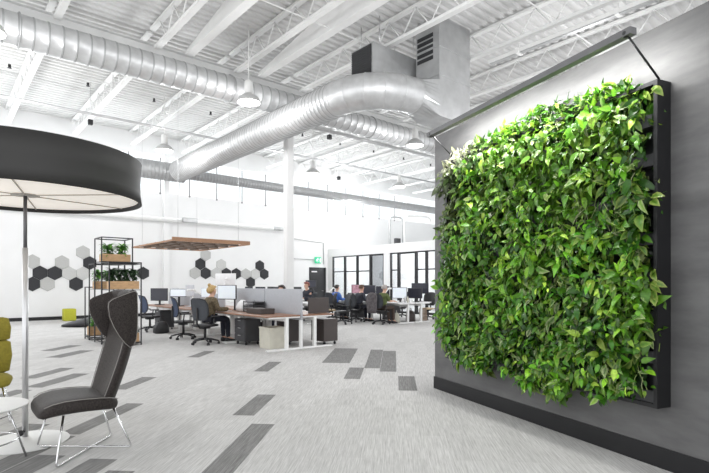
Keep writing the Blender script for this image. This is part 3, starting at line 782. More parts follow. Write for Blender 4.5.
# ------------------------------------------------------------------ plant rack and planters
RX0, RX1 = 3.0, 3.68
rk = thing('plant_rack', 'stepped black metal frame rack holding wooden planters', 'shelving', (RX0, 11.9, 0))
RW = RX1-RX0; st3 = [0, .65, 1.3, 1.85, 2.3]; hts = [(0,.65,1.9),(.65,1.3,2.5),(1.3,1.85,1.9),(1.85,2.3,1.33)]
for y0, y1, h in hts:
    m = MB(); t = .012
    for x in (0, RW):
        for y in (y0+.012, y1-.012): m.box((x-t,y-t,0), (x+t,y+t,h))
    for z in (h-.012, .06):
        for y in (y0+.012, y1-.012): m.box((t,y-t,z-t), (RW-t,y+t,z+t))
        for x in (0, RW): m.box((x-t,y0+.024,z-t), (x+t,y1-.024,z+t))
    m.build('post_frame', M_dark, rk)
shelf_z = [(0,.65,1.27),(0,.65,1.86),(.65,1.3,1.93),(.65,1.3,.62),(1.3,1.85,1.28),(1.85,2.3,.10),(0,.65,.07),(1.3,1.85,.62)]
for y0, y1, z in shelf_z:
    m = MB(); m.box((.012,y0+.03,z-.012), (RW-.012,y1-.03,z)); m.build('shelf', M_dark, rk)
def planter(name, loc, w, dpt, h, label, nplants, leafs, pal, hgt, seed):
    r = thing(name, label, 'planter', loc, 0, 'wooden planters on the black rack'); rg = random.Random(seed)
    m = MB(); t = .018
    m.box((0,0,0), (w,t,h)); m.box((0,dpt-t,0), (w,dpt,h)); m.box((0,t,0), (t,dpt-t,h)); m.box((w-t,t,0), (w,dpt-t,h)); m.box((t,t,0), (w-t,dpt-t,.015)); m.build('planter_box', M_wood, r)
    m = MB(); m.box((t,t,.015), (w-t,dpt-t,h-.03)); m.build('soil', M_soil, r)
    for k in range(nplants):
        cx_ = w*(k+.5)/nplants; p = MB(); p.col = []
        for i in range(leafs):
            a = rg.uniform(0, 2*PI); u = rg.random()**.7; rr = rg.uniform(.15, 1)*w/nplants*.5
            z = h-.03 + u*hgt; base = Vector((cx_+rr*.45*math.cos(a), dpt/2+rr*.35*math.sin(a), z))
            tip = Vector((math.cos(a), math.sin(a), rg.uniform(-.5,.9))); L = rg.uniform(.10,.18)
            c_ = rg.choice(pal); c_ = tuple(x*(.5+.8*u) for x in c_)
            leaf(p, base, tip, Vector((-math.cos(a)*.4,-math.sin(a)*.4,1)), L, L*.5, c_, tuple(x*1.15 for x in c_), .2, .35)
        for i in range(8):
            a = rg.uniform(0, 2*PI); b0 = len(p.v); p.tube([(cx_,dpt/2,h-.04), (cx_+.05*math.cos(a),dpt/2+.05*math.sin(a),h+hgt*.8)], .004, 4); p.col.extend([(.05,.12,.03,1)]*(len(p.v)-b0))
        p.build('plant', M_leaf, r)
    return r
G1 = [(.10,.30,.04),(.18,.40,.07),(.06,.18,.03)]; G2 = [(.035,.075,.03),(.06,.11,.05),(.11,.16,.10),(.02,.045,.02)]
planter('wooden_planter', (RX0+.03, 12.6, 1.935),  .62, .3, .17, 'wooden planter with two bright bushy plants at the rack top', 2, 90, G1, .26, 1)
planter('wooden_planter', (RX0+.03, 11.95, 1.285), .62, .3, .18, 'wooden planter with dark grey-green plants on the tall front shelf', 4, 70, G2, .30, 2)
planter('wooden_planter', (RX0+.03, 13.25, 1.285), .40, .3, .18, 'wooden planter with bright plants behind the front shelf', 2, 70, G1, .28, 3)
planter('wooden_planter', (RX0+.03, 13.8, .105), .60, .3, .22, 'wooden planter with a bright plant at the low far end of the rack', 2, 70, G1, .26, 4)
planter('wooden_planter', (RX0+.03, 11.95, .075), .62, .3, .2, 'wooden planter on the lowest front shelf, half behind the grey chair', 3, 60, G2, .22, 5)

m = MB(); m.rbox((-.205,-.205,0), (.205,.205,.46), .03, 3); cu = tag(m.build('cube_pouf', M_lime, None, (4.0, 21.5, 0)), 'lime yellow cube pouf standing by the back wall', 'pouf')
bb = MB(); rings = []
for x, hw, h in ((-.62,.05,.03),(-.5,.26,.10),(-.2,.42,.19),(.1,.46,.27),(.35,.42,.34),(.5,.30,.33),(.57,.12,.2)):
    rings.append([Vector((x, hw*math.cos(t), h*.5+h*.5*math.sin(t))) for t in [2*PI*k/20 for k in range(20)]])
bb.loft(rings); tag(bb.build('floor_beanbag', M_charcoal, None, (3.75, 18.3, 0), R_(-40)), 'dark grey wedge beanbag lying on the carpet before the lime cube', 'beanbag')

# ------------------------------------------------------------------ office furniture prototypes
def task_chair(name, label, m_back, m_seat, group):
    r = thing(name, label, 'office chair', (0,0,0), 0, group)
    m = MB(); m.loft([sup((-.22,0,.435),.16,.015,Yv,Zv,3,20), sup((-.20,0,.44),.22,.035,Yv,Zv,3,20), sup((0,0,.44),.245,.04,Yv,Zv,3,20), sup((.2,0,.437),.235,.036,Yv,Zv,3,20), sup((.25,0,.425),.18,.015,Yv,Zv,3,20)]); m.build('seat', m_seat, r)
    m = MB(); rings = []
    for z, x, hw in ((.56,-.215,.15),(.60,-.225,.19),(.70,-.225,.225),(.82,-.235,.235),(.94,-.26,.225),(1.02,-.285,.20),(1.06,-.295,.15)):
        rg = sup((x,0,z), hw, .016, Yv, Xv, 3, 20)
        for p in rg: p.x += .07*(p.y/.23)**2
        rings.append(rg)
    m.loft(rings); bo = m.build('backrest', m_back, r)
    m = MB(); ol = [(-.218+.07*(hw/.23)**2, hw, z) for z, x, hw in ((.57,0,.15),(.62,0,.2),(.72,0,.232))] + [(-.235+.07,.238,.82),(-.26+.068,.23,.94),(-.285+.05,.2,1.03),(-.297,.1,1.065)]
    loop = ol + [(x,-y,z) for x, y, z in reversed(ol)]; m.tube(loop, .014, 6, closed=True); m.build('back_frame', M_black, bo)
    m = MB(); m.tube([(-.05,0,.42),(-.22,0,.42),(-.27,0,.5),(-.265,0,.85)], .022, 8); m.build('back_spine', M_black, r)
    for sg in (-1,1):
        m = MB(); m.tube([(-.05,sg*.2,.43),(-.05,sg*.29,.45),(-.03,sg*.3,.64)], .016, 8); m.rbox((-.12,sg*.3-.04,.635), (.13,sg*.3+.04,.665), .012, 2); m.build('armrest', M_black, r)
    m = MB(); m.cyl((0,0,.12), (0,0,.43), .03, 12); m.rbox((-.12,-.09,.36), (.1,.09,.405), .02, 2); m.build('gas_column', M_black, r)
    ba = MB()
    for k in range(5):
        a = 2*PI*k/5+.3; ba.tube([(0,0,.13), (.16*math.cos(a),.16*math.sin(a),.115), (.31*math.cos(a),.31*math.sin(a),.075)], [.03,.024,.016], 8)
    bs = ba.build('star_base', M_black, r)
    for k in range(5):
        a = 2*PI*k/5+.3; c_ = (.31*math.cos(a), .31*math.sin(a)); m = MB(); px_, py_ = -math.sin(a)*.022, math.cos(a)*.022
        for sg in (-1,1): m.cyl((c_[0]+sg*px_*.4, c_[1]+sg*py_*.4, .031), (c_[0]+sg*px_*1.3, c_[1]+sg*py_*1.3, .031), .03, 12)
        m.cyl((c_[0],c_[1],.03), (c_[0],c_[1],.075), .008, 6); m.build('caster', M_black, bs)
    return r
CG = 'task chairs at the benches'
tc0 = task_chair('task_chair', 'black mesh task chair under the blonde woman', M_mesh, M_black, CG); tc0.location = (4.85, 11.07, 0); tc0.rotation_euler[2] = R_(26)
tc1 = task_chair('task_chair', 'blue-grey mesh task chair, empty, behind the blonde woman', M_meshblue, M_black, CG); tc1.location = (4.9, 12.5, 0); tc1.rotation_euler[2] = R_(-12)
dup(tc1, (4.9, 15.05, 0), R_(4), 'blue-grey mesh task chair at the far end of the first bench, by the rack')

def desk(name, label, group, top, W=.85, L=2.0):
    r = thing(name, label, 'desk', (0,0,0), 0, group)
    m = MB(); m.rbox((0,.005,.705), (W,L-.005,.735), .004, 1); m.build('desktop', top, r)
    for y in (.05, L-.05):
        m = MB(); m.box((.04,y-.03,0), (W,y+.03,.035)); m.box((W*.62-.035,y-.03,.035), (W*.62+.035,y+.03,.675)); m.box((.08,y-.03,.675), (W,y+.03,.704)); m.build('leg_frame', M_white, r)
    m = MB(); m.box((W*.62,.09,.60), (W*.62+.03,L-.09,.67)); m.build('cross_rail', M_white, r)
    return r
DG = 'white-legged bench desks'
dk = desk('bench_desk', 'brown desk at the near end of the first bench, cream bin beneath it', DG, M_deskwood); dk.location = (5.2, 8.9, 0)
names1 = ['brown desk where the blonde woman works', 'brown desk with the empty blue-grey chair pulled up', 'brown desk at the far end of the first bench, under the dark monitor']
for i in range(3): dup(dk, (5.2, 10.9+2*i, 0), 0, names1[i])
names2 = ['desk on the divider rear side at the near bench end, brown pedestal below', 'desk on the divider rear side, second from the near bench end', 'desk on the divider rear side, third from the near bench end', 'desk on the divider rear side at the far bench end']
for i in range(4): dup(dk, (6.98, 8.9+2*(i+1), 0), PI, names2[i])
dvn = ['pale grey felt divider at the near end of the first bench', 'pale grey felt divider next along, behind the paper tray', 'pale grey felt divider beside the big white screen', 'pale grey felt divider at the far end of the first bench']
for i in range(4):
    y0, y1 = [(8.9,10.44),(10.46,11.98),(12.6,14.7),(14.9,16.8)][i]; top = 1.29 if i < 2 else 1.12
    r = thing('desk_divider', dvn[i], 'divider', (6.09, y0, 0), 0, 'grey felt desk dividers')
    m = MB(); m.rbox((-.018,0,.62), (.018,y1-y0,top), .008, 2); m.build('divider_panel', M_divider, r)
    for y in (.05, y1-y0-.05):
        m = MB(); m.box((-.03,y-.03,0), (.03,y+.03,.62)); m.build('divider_post', M_white, r)
# bench two and three
dk2 = desk('bench_desk', 'desk of the middle bench, near side, under dark monitors', DG, M_paper); dk2.location = (8.9, 14.3, 0)
dup(dk2, (8.9, 16.3, 0), 0, 'desk of the middle bench at the far side of its row'); dup(dk2, (10.84, 16.3, 0), PI, 'desk of the middle bench, rear side, near end'); dup(dk2, (10.84, 18.3, 0), PI, 'desk of the middle bench, rear side, far end')
for i, lb in enumerate(['white desk where the man in the green shirt works', 'white desk of the far bench beside the man in green', 'white desk of the far bench with the red and grey screens', 'white desk at the far end of the far bench']):
    dup(dk2, (12.45, 12.25+2*i, 0), 0, lb)
for i, lb in enumerate(['white desk on the office side of the far bench, nearest end', 'white desk on the office side of the far bench, middle', 'white desk on the office side of the far bench, last end']):
    dup(dk2, (14.2, 14.25+2*i, 0), PI, lb.replace('nearest end', 'by the partition'))

# under-desk cabinets
def pedestal(label, loc, mt, rot=0):
    r = thing('mobile_pedestal', label, 'cabinet', loc, rot, 'mobile pedestals under the desks')
    m = MB(); m.rbox((-.2,-.25,.08), (.2,.25,.595), .006, 1); m.build('cabinet_body', mt, r)
    for z in (.10,.27,.44):
        m = MB(); m.rbox((-.215,-.235,z), (-.201,.235,z+.15), .004, 1); dr_ = m.build('drawer', mt, r)
        k = MB(); k.box((-.225,-.06,z+.11), (-.216,.06,z+.125)); k.build('drawer_pull', M_alu, dr_)
    for x in (-.15,.15):
        for y in (-.2,.2):
            m = MB(); m.cyl((x-.015,y,.035), (x+.015,y,.035), .034, 10); m.cyl((x,y,.04), (x,y,.085), .01, 6); m.build('caster', M_black, r)
    return r
pedestal('brown mobile pedestal between the white legs at the near bench end', (6.40, 9.86, 0), M_brown)
pedestal('brown mobile pedestal on casters under the divider rear side desk', (7.02, 9.34, 0), M_brown, PI)
pedestal('charcoal pedestal under the brown desk beside the cream bin', (5.62, 10.45, 0), M_charcoal)
pedestal('charcoal pedestal under the far end of the first bench', (5.45, 15.4, 0), M_charcoal)
m = MB()
m.loft([[Vector((sx*a, sy*b_, z)) for sx, sy in ((-1,-1),(1,-1),(1,1),(-1,1))] for a, b_, z in ((.205,.215,0),(.21,.22,.43),(.218,.228,.435),(.218,.228,.46),(.198,.208,.46),(.19,.20,.06))], smooth=False)
tag(m.build('storage_bin', M_cream, None, (5.72, 9.5, 0)), 'cream square bin standing under the near brown desk', 'bin')
m = MB(); m.rbox((-.29,-.018,.737), (.29,.018,1.09), .006, 1); tag(m.build('desk_screen', M_brown, None, (6.75, 9.2, 0)), 'low brown screen standing on the divider rear side desk', 'screen')
# desk-top things
def tray(label, loc):
    r = thing('paper_tray', label, 'tray', loc)
    m = MB()
    for z in (0,.075,.15,.225): m.box((-.16,-.24,z), (.16,.24,z+.018))
    m.box((.145,-.23,0), (.158,.23,.24))
    for y in (-.24,.23): m.box((-.16,y,0), (-.14,y+.01,.26)); m.box((.14,y,0), (.16,y+.01,.26)); m.box((-.16,y,.11), (.16,y+.01,.13))
    m.build('tray_rack', M_charcoal, r)
    m = MB(); m.box((-.15,-.2,.012), (.13,.2,.03)); m.build('paper_sheet', M_paper, r)
tray('dark stacked paper tray against the grey divider', (5.87, 10.6, .737))
m = MB(); m.rbox((-.17,-.34,0), (.17,.34,.12), .006, 1); tag(m.build('document_box', M_brown, None, (5.64, 9.9, .737)), 'flat brown box on the near brown desk by the divider', 'box')
m = MB(); m.loft([sup((0,0,0),.13,.15,Xv,Yv,3,16), sup((0,0,.1),.15,.16,Xv,Yv,3,16), sup((0,.01,.2),.10,.12,Xv,Yv,3,16), sup((.01,0,.27),.04,.07,Xv,Yv,2.4,16)]); tag(m.build('paper_bag', M_paper, None, (5.82, 11.08, .737)), 'crumpled white bag on the desk under the big lit monitor', 'bag')

def monitor(name, label, loc, rot, w=.54, h=.33, z=.22, mats=(M_screen_dark, M_black), arm=False, group='desk monitors'):
    """screen faces local -x"""
    r = thing(name, label, 'monitor', loc, rot, group)
    m = MB(); m.rbox((0,-w/2,z), (.035,w/2,z+h), .008, 2); sc_ = m.build('casing', mats[1], r)
    m = MB(); m.box((-.003,-w/2+.016,z+.018), (0,w/2-.016,z+h-.016)); m.build('screen', mats[0], sc_)
    m = MB()
    if arm: m.tube(bent([(.30,0,.02),(.30,0,.30),(.16,.14,z+h*.6),(.035,0,z+h/2)], .05), .02, 8); m.lathe([(.06,0),(.06,.02)], c=(.30,0,0), n=16)
    else: m.box((.035,-.03,.02), (.06,.03,z+h*.6)); m.rbox((-.06,-.12,0), (.14,.12,.02), .006, 1)
    m.build('arm' if arm else 'stand', mats[1], r); return r
DT_ = .735
monitor('computer_monitor', 'large white-lit monitor on an arm facing the blonde woman', (5.60,11.5,DT_), R_(22), .60, .36, .28, (M_screen_on, M_black), True)
monitor('computer_monitor', 'small pale monitor just behind the blonde woman', (5.66,12.75,DT_), R_(24), .46, .26, .30, (M_screen_on, M_screen_back))
monitor('computer_monitor', 'white-backed screen raised high above the divider on an arm', (6.7,13.8,DT_), R_(208), .72, .36, .62, (M_screen_dark, M_paper), True)
monitor('computer_monitor', 'big dark monitor at the far end of the first bench', (5.50,16.05,DT_), R_(38), .60, .40, .13)
monitor('computer_monitor', 'pale-lit monitor behind the empty blue-grey chair', (5.62,14.75,DT_), R_(34), .56, .24, .28, (M_screen_on, M_black))
monitor('computer_monitor', 'silver monitor back standing beside the pale-lit one', (5.72,14.15,DT_), R_(8), .44, .34, .30, (M_screen_back, M_screen_back))
monitor('computer_monitor', 'narrow silver screen edge beside the big dark monitor', (5.75,15.35,DT_), R_(10), .36, .36, .18, (M_screen_back, M_screen_back))
for i, (x, y, rr, lb) in enumerate([(9.5,14.8,5,'dark monitor just past the end of the grey divider'),(9.55,15.6,-5,'dark monitor second past the grey divider on the middle bench'),(9.5,16.7,6,'dark monitor on the middle bench near the red-haired worker'),(9.5,17.6,0,'dark monitor at the back of the middle bench'),(10.3,15.4,182,'dark monitor facing away on the middle bench rear side'),(10.3,17.2,176,'dark monitor facing away behind the middle bench')]):
    monitor('computer_monitor', lb, (x,y,DT_), R_(rr), .60, .38, .18)
monitor('computer_monitor', 'blue-white lit monitor before the man in the green shirt', (12.98,12.72,DT_), R_(12), .62, .40, .14, (M_screen_on, M_black))
monitor('computer_monitor', 'dark monitor beside the lit one of the man in green', (13.5,12.45,DT_), R_(12), .60, .38, .14)
M_screen_red = mat('red_picture_screen', (.30,.22,.26), .3, var=.6, scale=9, emit=(.6,.15,.2), estr=.25)
monitor('computer_monitor', 'grey monitor showing a red picture on the far bench', (13.1,15.2,DT_), R_(16), .60, .36, .28, (M_screen_red, M_charcoal))
monitor('computer_monitor', 'grey monitor next to the one with the red picture', (13.1,14.5,DT_), R_(14), .56, .36, .26, (M_screen_dark, M_charcoal))
monitor('computer_monitor', 'monitor raised high before the office glass at the bench end', (13.2,18.6,DT_), R_(20), .58, .34, .50, (M_screen_dark, M_charcoal), True)
monitor('computer_monitor', 'dark monitor behind the coat-hung chair', (13.15,13.8,DT_), R_(14), .60, .38, .2)
monitor('computer_monitor', 'wide dark monitor at the office side of the far bench', (14.1,12.75,DT_), R_(14), .72, .40, .30, (M_screen_dark, M_black))
# white articulated arm lamps and clutter
def arm_lamp(label, loc, rot):
    r = thing('desk_lamp', label, 'lamp', loc, rot, 'white articulated desk lamps')
    m = MB(); m.lathe([(.09,0),(.09,.02),(.02,.03)], n=16); m.build('base', M_white, r)
    m = MB(); m.tube([(0,0,.02),(-.12,0,.30),(.32,0,.50)], .018, 8); m.build('arm', M_white, r)
    m = MB(); m.rbox((.28,-.05,.47), (.52,.05,.53), .015, 2); m.build('lamp_head', M_white, r)
for lb, p, a in [('white arm lamp reaching up by the office glass', (12.75,16.6,DT_), 20),('white arm lamp over the coat-hung chair', (12.6,13.05,DT_), 25),('white arm lamp at the near end of the far bench', (13.35,12.95,DT_), 70),('white arm lamp beside the blonde woman', (5.75,13.3,DT_), 200)]: arm_lamp(lb, p, R_(a))
for i, (x, y, h, mt, lb) in enumerate([(12.8,12.38,.17,M_paper,'white paper cup at the near end of the white desk'),(13.0,12.33,.22,M_cream,'cream bottle among the cups on the white desk'),(13.12,12.35,.16,M_paper,'white mug beside the cream bottle'),(12.9,12.36,.24,M_alu,'steel flask between the paper cup and the cream bottle'),(13.24,12.33,.15,M_white,'short white jar last in the row of cups')]):
    m = MB(); m.lathe([(.032,0),(.038,h*.6),(.03,h*.8),(.018,h*.86),(.018,h)], n=14); tag(m.build('drink_container', mt, None, (x,y,DT_)), lb, 'cup', 'cups and bottles on the white desk')

# bags and boxes under the desks
def bag(name, label, loc, w, dp, h, mt, rot=0):
    m = MB(); m.loft([sup((0,0,.0),w*.42,dp*.42,Xv,Yv,3,16), sup((0,0,.03),w*.5,dp*.5,Xv,Yv,3,16), sup((0,0,h*.6),w*.48,dp*.45,Xv,Yv,3,16), sup((0.02,0,h*.92),w*.3,dp*.3,Xv,Yv,2.5,16), sup((.02,0,h),w*.12,dp*.1,Xv,Yv,2.5,16)])
    m.tube([(-w*.2,0,h*.88),(-w*.12,0,h*1.2),(w*.12,0,h*1.2),(w*.2,0,h*.88)], .012, 6)
    tag(m.build(name, mt, None, loc, rot), label, 'bag')
bag('backpack', 'round dark backpack on the floor by the far blue-grey chair', (4.98,14.35,0), .42,.36,.34, M_black)
bag('backpack', 'black bag on the floor between the bench halves', (6.45,11.35,0), .4,.3,.42, M_black)
bag('backpack', 'brown bag under the near end of the far bench', (13.6,12.75,0), .4,.34,.42, M_brown, .4)
bag('tote_bag', 'pale tote bag under the white desk by the man in green', (12.85,12.75,0), .34,.26,.36, M_cream, .7)
m = MB()
for k in range(6):
    a = .5*k; m.obox((.07*k-.2,-.1,.02), (.07*k-.02,.1,.48), .03, .1)
tag(m.build('plank_bundle', mat('plank_wood', (.30,.22,.16), .6), None, (13.95,12.5,0)), 'leaning brown boards under the end of the white desk', 'boards')

# task chairs farther back
dup(tc0, (11.92, 12.6, 0), R_(6), 'black task chair under the man in green, coat over its back')
dup(tc0, (11.93, 13.92, 0), R_(-5), 'black task chair of the dark-haired worker beyond the coat-hung chair')
dup(tc0, (11.94, 15.35, 0), R_(4), 'black task chair of the worker in the blue shirt')
tct = task_chair('task_chair', 'black task chair with a tan seat, empty, on the aisle by the far bench', M_black, M_tan, CG); tct.location = (11.2, 14.6, 0); tct.rotation_euler[2] = R_(150)
dup(tc0, (11.14, 15.8, 0), PI, 'black task chair of the red-haired worker')
dup(tc0, (8.42, 15.3, 0), R_(4), 'black task chair on the aisle side of the middle bench')
dup(tc0, (7.56, 11.8, 0), R_(180), 'black task chair behind the grey divider')
for lb, p, rr in [('charcoal pedestal under the white desk of the man in green', (13.0,13.2,0), 0),('charcoal pedestal at the middle of the far bench underside', (12.85,14.9,0), 0),('charcoal pedestal under the far bench near the blue shirt', (12.85,15.9,0), 0)]: pedestal(lb, p, M_charcoal, rr)
dup(tct, (14.75, 12.9, 0), R_(200), 'black task chair with a tan seat on the office side of the far bench')
dup(tc0, (14.85, 14.4, 0), R_(175), 'black task chair on the office side, past the tan-seated one')
dup(tc0, (10.95, 13.5, 0), R_(160), 'black task chair standing alone in the aisle beside the coat-hung chair')
# coat
m = MB(); rings = []
for z, w_, t_ in ((.40,.20,.05),(.55,.24,.065),(.8,.25,.07),(.98,.23,.065),(1.08,.16,.05),(1.11,.06,.03)):
    rings.append([Vector((x_.x + .03*math.sin(x_.y*22+z*5), x_.y, z)) for x_ in sup((0,0,z), w_, t_, Yv, Xv, 2.6, 24)])
m.loft(rings); tag(m.build('hung_coat', mat('coat_cloth', (.10,.09,.095), .9, var=.4, scale=14), None, (11.50, 12.6, 0), R_(6)), 'dark grey coat hung over the chair back behind the man in green', 'coat')

# ------------------------------------------------------------------ people
def person(label, loc, rot, top_m, leg_m, hair_m, hairstyle='short', sleeves=True, lean=.0, sc=1., reach=.40):
    r = thing('person', label, 'person', loc, rot); r.scale = (sc,)*3
    V = []; E_ = []; RD = []
    def v(p, rad, par=None):
        V.append(Vector(p)); RD.append(rad)
        if par is not None: E_.append((par, len(V)-1))
        return len(V)-1
    pel = v((0,0,.605), (.15,.10)); bel = v((.01+lean*.3,0,.72), (.135,.10), pel); ch = v((.03+lean*.7,0,.90), (.155,.11), bel); up = v((.03+lean,0,1.02), (.11,.085), ch)
    nk = v((.045+lean,0,1.10), .052, up); jw = v((.075+lean,0,1.17), .064, nk); sk = v((.07+lean,0,1.265), .088, jw); cr = v((.055+lean,0,1.325), .065, sk)
    ns = v((.168+lean,0,1.228), .011, sk)
    for sg in (-1,1): v((.062+lean,sg*.098,1.235), .014, sk)
    arms = []
    for sg in (-1,1):
        sh = v((.02+lean,sg*.175,1.0), .056, up); el = v((.08+lean,sg*.215,.80), .042, sh); wr = v((reach-.06,sg*.15,.80), .026, el); pm = v((reach,sg*.14,.785), (.034,.018), wr)
        arms.append((sh, el, wr))
        for k, (dy, ln) in enumerate(((-.027,.062),(-.009,.075),(.009,.07),(.027,.055))):
            f1 = v((reach+.04,sg*.14+dy,.78), .0085, pm); v((reach+.04+ln*.8,sg*.14+dy*1.1,.752), .007, f1)
        t1 = v((reach+.005,sg*.14-sg*.04,.77), .010, pm); v((reach+.045,sg*.14-sg*.052,.762), .008, t1)
    legs = []
    for sg in (-1,1):
        hp = v((.06,sg*.09,.585), .080, pel); kn = v((.44,sg*.11,.57), .060, hp); an = v((.46,sg*.11,.10), .040, kn); to = v((.60,sg*.12,.045), .034, an); legs.append((hp, kn, an, to))
    me = skin_mesh(V, E_, RD, 2)
    bm = bmesh.new(); bm.from_mesh(me)
    for sg in (-1,1):
        n0 = len(bm.faces); g = bmesh.ops.create_uvsphere(bm, u_segments=8, v_segments=6, radius=.011, matrix=Matrix.Translation((.150+lean, sg*.034, 1.262)))
        bm.faces.ensure_lookup_table()
        for fc in bm.faces[n0:]: fc.material_index = 1
    bm.to_mesh(me); bm.free(); me.materials.clear(); me.materials.append(M_skin); me.materials.append(M_eye)
    me.name = 'body'; o = bpy.data.objects.new('body', me); C.objects.link(o); o.parent = r
    def cloth(name, ids, m_, grow):
        mp = {i: k for k, i in enumerate(ids)}; vs = [V[i] for i in ids]; es = [(mp[a], mp[b_]) for a, b_ in E_ if a in mp and b_ in mp]
        rs = [tuple(x+grow for x in (RD[i] if isinstance(RD[i], tuple) else (RD[i], RD[i]))) for i in ids]
        mm = skin_mesh(vs, es, rs, 2); mm.materials.clear(); mm.materials.append(m_); mm.name = name
        oo = bpy.data.objects.new(name, mm); C.objects.link(oo); oo.parent = r
    ids = [pel, bel, ch, up, nk]
    for a in arms: ids += list(a) if sleeves else list(a[:2])
    cloth('top', ids, top_m, .028)
    ids = [pel]
    for l in legs: ids += l[:3]
    cloth('trousers', ids, leg_m, .012)
    for l in legs:
        m = MB(); a, b_ = V[l[2]], V[l[3]]; m.loft([sup((a.x-.06,a.y,.05),.03,.04,Yv,Zv,3,14), sup((a.x-.03,a.y,.055),.042,.055,Yv,Zv,3,14), sup((a.x+.08,a.y,.042),.048,.04,Yv,Zv,3,14), sup((b_.x+.03,b_.y,.03),.04,.026,Yv,Zv,3,14), sup((b_.x+.06,b_.y,.025),.02,.014,Yv,Zv,3,14)]); m.build('shoe', M_black, r)
    if hairstyle:
        m = MB(); hx = .052+lean; vs = []; n_ = 20
        rings = []
        for i in range(9):
            a = PI/2*i/8*1.25
            ring = []
            for k in range(n_):
                t = 2*PI*k/n_; rr = math.sin(max(a,.02)); fr = math.cos(t)
                drop = 1. if fr < .3 else .62
                ring.append(Vector((hx+.108*rr*math.cos(t), .102*rr*math.sin(t), 1.272+.110*math.cos(a*(drop if a > .9 else 1)) )))
            rings.append(ring)
        m.loft(rings, cap=False)
        if hairstyle == 'bun': m.ball((hx-.065,0,1.375), .042); m.ball((hx-.06,0,1.25), .075,.085,.08)
        if hairstyle == 'long':
            m.loft([sup((hx-.05,0,1.28),.10,.06,Yv,Xv,2.4,16), sup((hx-.07,0,1.15),.10,.05,Yv,Xv,2.4,16), sup((hx-.07,0,1.02),.08,.03,Yv,Xv,2.4,16)])
        m.build('hair', hair_m, r)
    return r
H_blonde = mat('blonde_hair', (.45,.30,.12), .5, var=.3, scale=40); H_dark = mat('dark_hair', (.03,.02,.017), .5); H_red = mat('red_hair', (.22,.045,.03), .5, var=.2); H_brown = mat('brown_hair', (.11,.055,.03), .5); H_grey = mat('grey_hair', (.40,.36,.34), .6)
T_olive = mat('patterned_cardigan', (.13,.10,.06), .9, var=.6, scale=30); T_green = mat('green_shirt', (.10,.13,.045), .85); T_blue = mat('blue_shirt', (.06,.16,.50), .8); T_dark = mat('dark_top', (.03,.032,.045), .85); T_white = mat('white_top', (.7,.68,.66), .8)
P_navy = mat('navy_trousers', (.018,.019,.03), .9); P_brown = mat('brown_trousers', (.07,.05,.04), .9)
person('blonde woman with a bun in a patterned cardigan typing at the brown desk', (5.0,11.2,0), R_(6), T_olive, P_navy, H_blonde, 'bun', lean=.03, reach=.5)
person('grey-haired man in a green shirt seated at the white desk', (12.0,12.6,0), R_(4), T_green, P_brown, H_grey, 'short', sleeves=False, lean=.05, reach=.52)
person('dark-haired worker in a dark top bending over the far bench', (12.02,13.92,0), R_(-3), T_dark, P_navy, H_brown, 'short', lean=.10, reach=.52)
person('worker in a bright blue shirt at the far bench', (12.02,15.35,0), R_(2), T_blue, P_navy, H_dark, 'short', lean=.08, reach=.52)
person('red-haired worker in dark clothes seen over the grey divider', (11.12,15.8,0), PI, T_dark, P_navy, H_red, 'short', lean=.03, sc=1.08)
person('dark-haired worker whose head just shows over the grey divider', (7.48,11.8,0), PI, T_white, P_navy, H_dark, 'short', lean=.03)

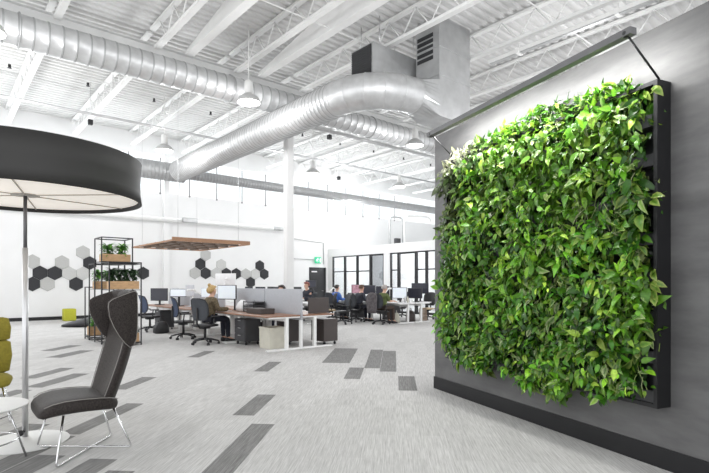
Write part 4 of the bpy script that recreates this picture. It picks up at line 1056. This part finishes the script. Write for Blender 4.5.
# ------------------------------------------------------------------ light, camera
W = bpy.data.worlds.new('World'); scene.world = W; W.use_nodes = True
bg = W.node_tree.nodes['Background']; bg.inputs['Color'].default_value = (.97,.985,1,1); bg.inputs['Strength'].default_value = 1.55
def area(name, loc, size, power, rot=(0,0,0), col=(1,1,1), sy=None, spread=None):
    l = bpy.data.lights.new(name, 'AREA'); l.energy = power; l.color = col; l.size = size
    if sy: l.shape = 'RECTANGLE'; l.size_y = sy
    if spread: l.spread = spread
    o = bpy.data.objects.new(name, l); C.objects.link(o); o.location = loc; o.rotation_euler = rot; return o
for i, (x, y, lb) in enumerate(hl):
    l = bpy.data.lights.new('high_bay_and_fill_light', 'POINT'); l.energy = 100 if y < 14 else 140; l.shadow_soft_size = .2
    o = bpy.data.objects.new('high_bay_and_fill_light', l); C.objects.link(o); o.location = (x,y,5.6)
for x, y in ((-4,11),(-4,17),(1,17),(17,20.5),(20,12),(1,5.5),(6,5.5),(12,5.5)):  # added point lights without fixtures, brightening the far wall and the ceiling
    l = bpy.data.lights.new('high_bay_and_fill_light', 'POINT'); l.energy = 110 if y < 14 else 170; l.shadow_soft_size = .2
    o = bpy.data.objects.new('high_bay_and_fill_light', l); C.objects.link(o); o.location = (x,y,5.6)
# LED bar light: aimed down on the planting
pb = WA + wt*1.91 + wn*.385 + Vector((0,0,3.2))
o = area('light_bar_glow', pb, 2.6, 42, (0,0,0), (1,1,.97), .05)
o.rotation_euler = (R_(38),0,WR)   # long side along the wall, tipped toward it
for x, y in ((18.9,15.2),(18.9,19.8)):  # added fill inside the offices, no fixtures, so the panes look bright
    l = bpy.data.lights.new('office_fill_light', 'POINT'); l.energy = 170; l.shadow_soft_size = .3
    o = bpy.data.objects.new('office_fill_light', l); C.objects.link(o); o.location = (x,y,2.9)
# clerestory daylight
o = area('clerestory_daylight', (10, BW+.5, 6.5), 33, 2100, (R_(-75),0,0), (1,1,1), 1.8)

cam = bpy.data.cameras.new('Camera'); co = bpy.data.objects.new('Camera', cam); C.objects.link(co)
co.location = (0,0,1.4); co.rotation_euler = (R_(90), 0, R_(-40.4))
cam.sensor_fit = 'HORIZONTAL'; cam.sensor_width = 36; cam.lens = 497*36/709; cam.shift_y = (284-236.5)/709; cam.clip_start = .05; cam.clip_end = 200
scene.camera = co
scene.view_settings.view_transform = 'Standard'
scene.view_settings.exposure = 0.12
scene.cycles.use_denoising = True
scene.cycles.max_bounces = 8; scene.cycles.diffuse_bounces = 5; scene.cycles.transparent_max_bounces = 12
scene.cycles.sample_clamp_indirect = 6
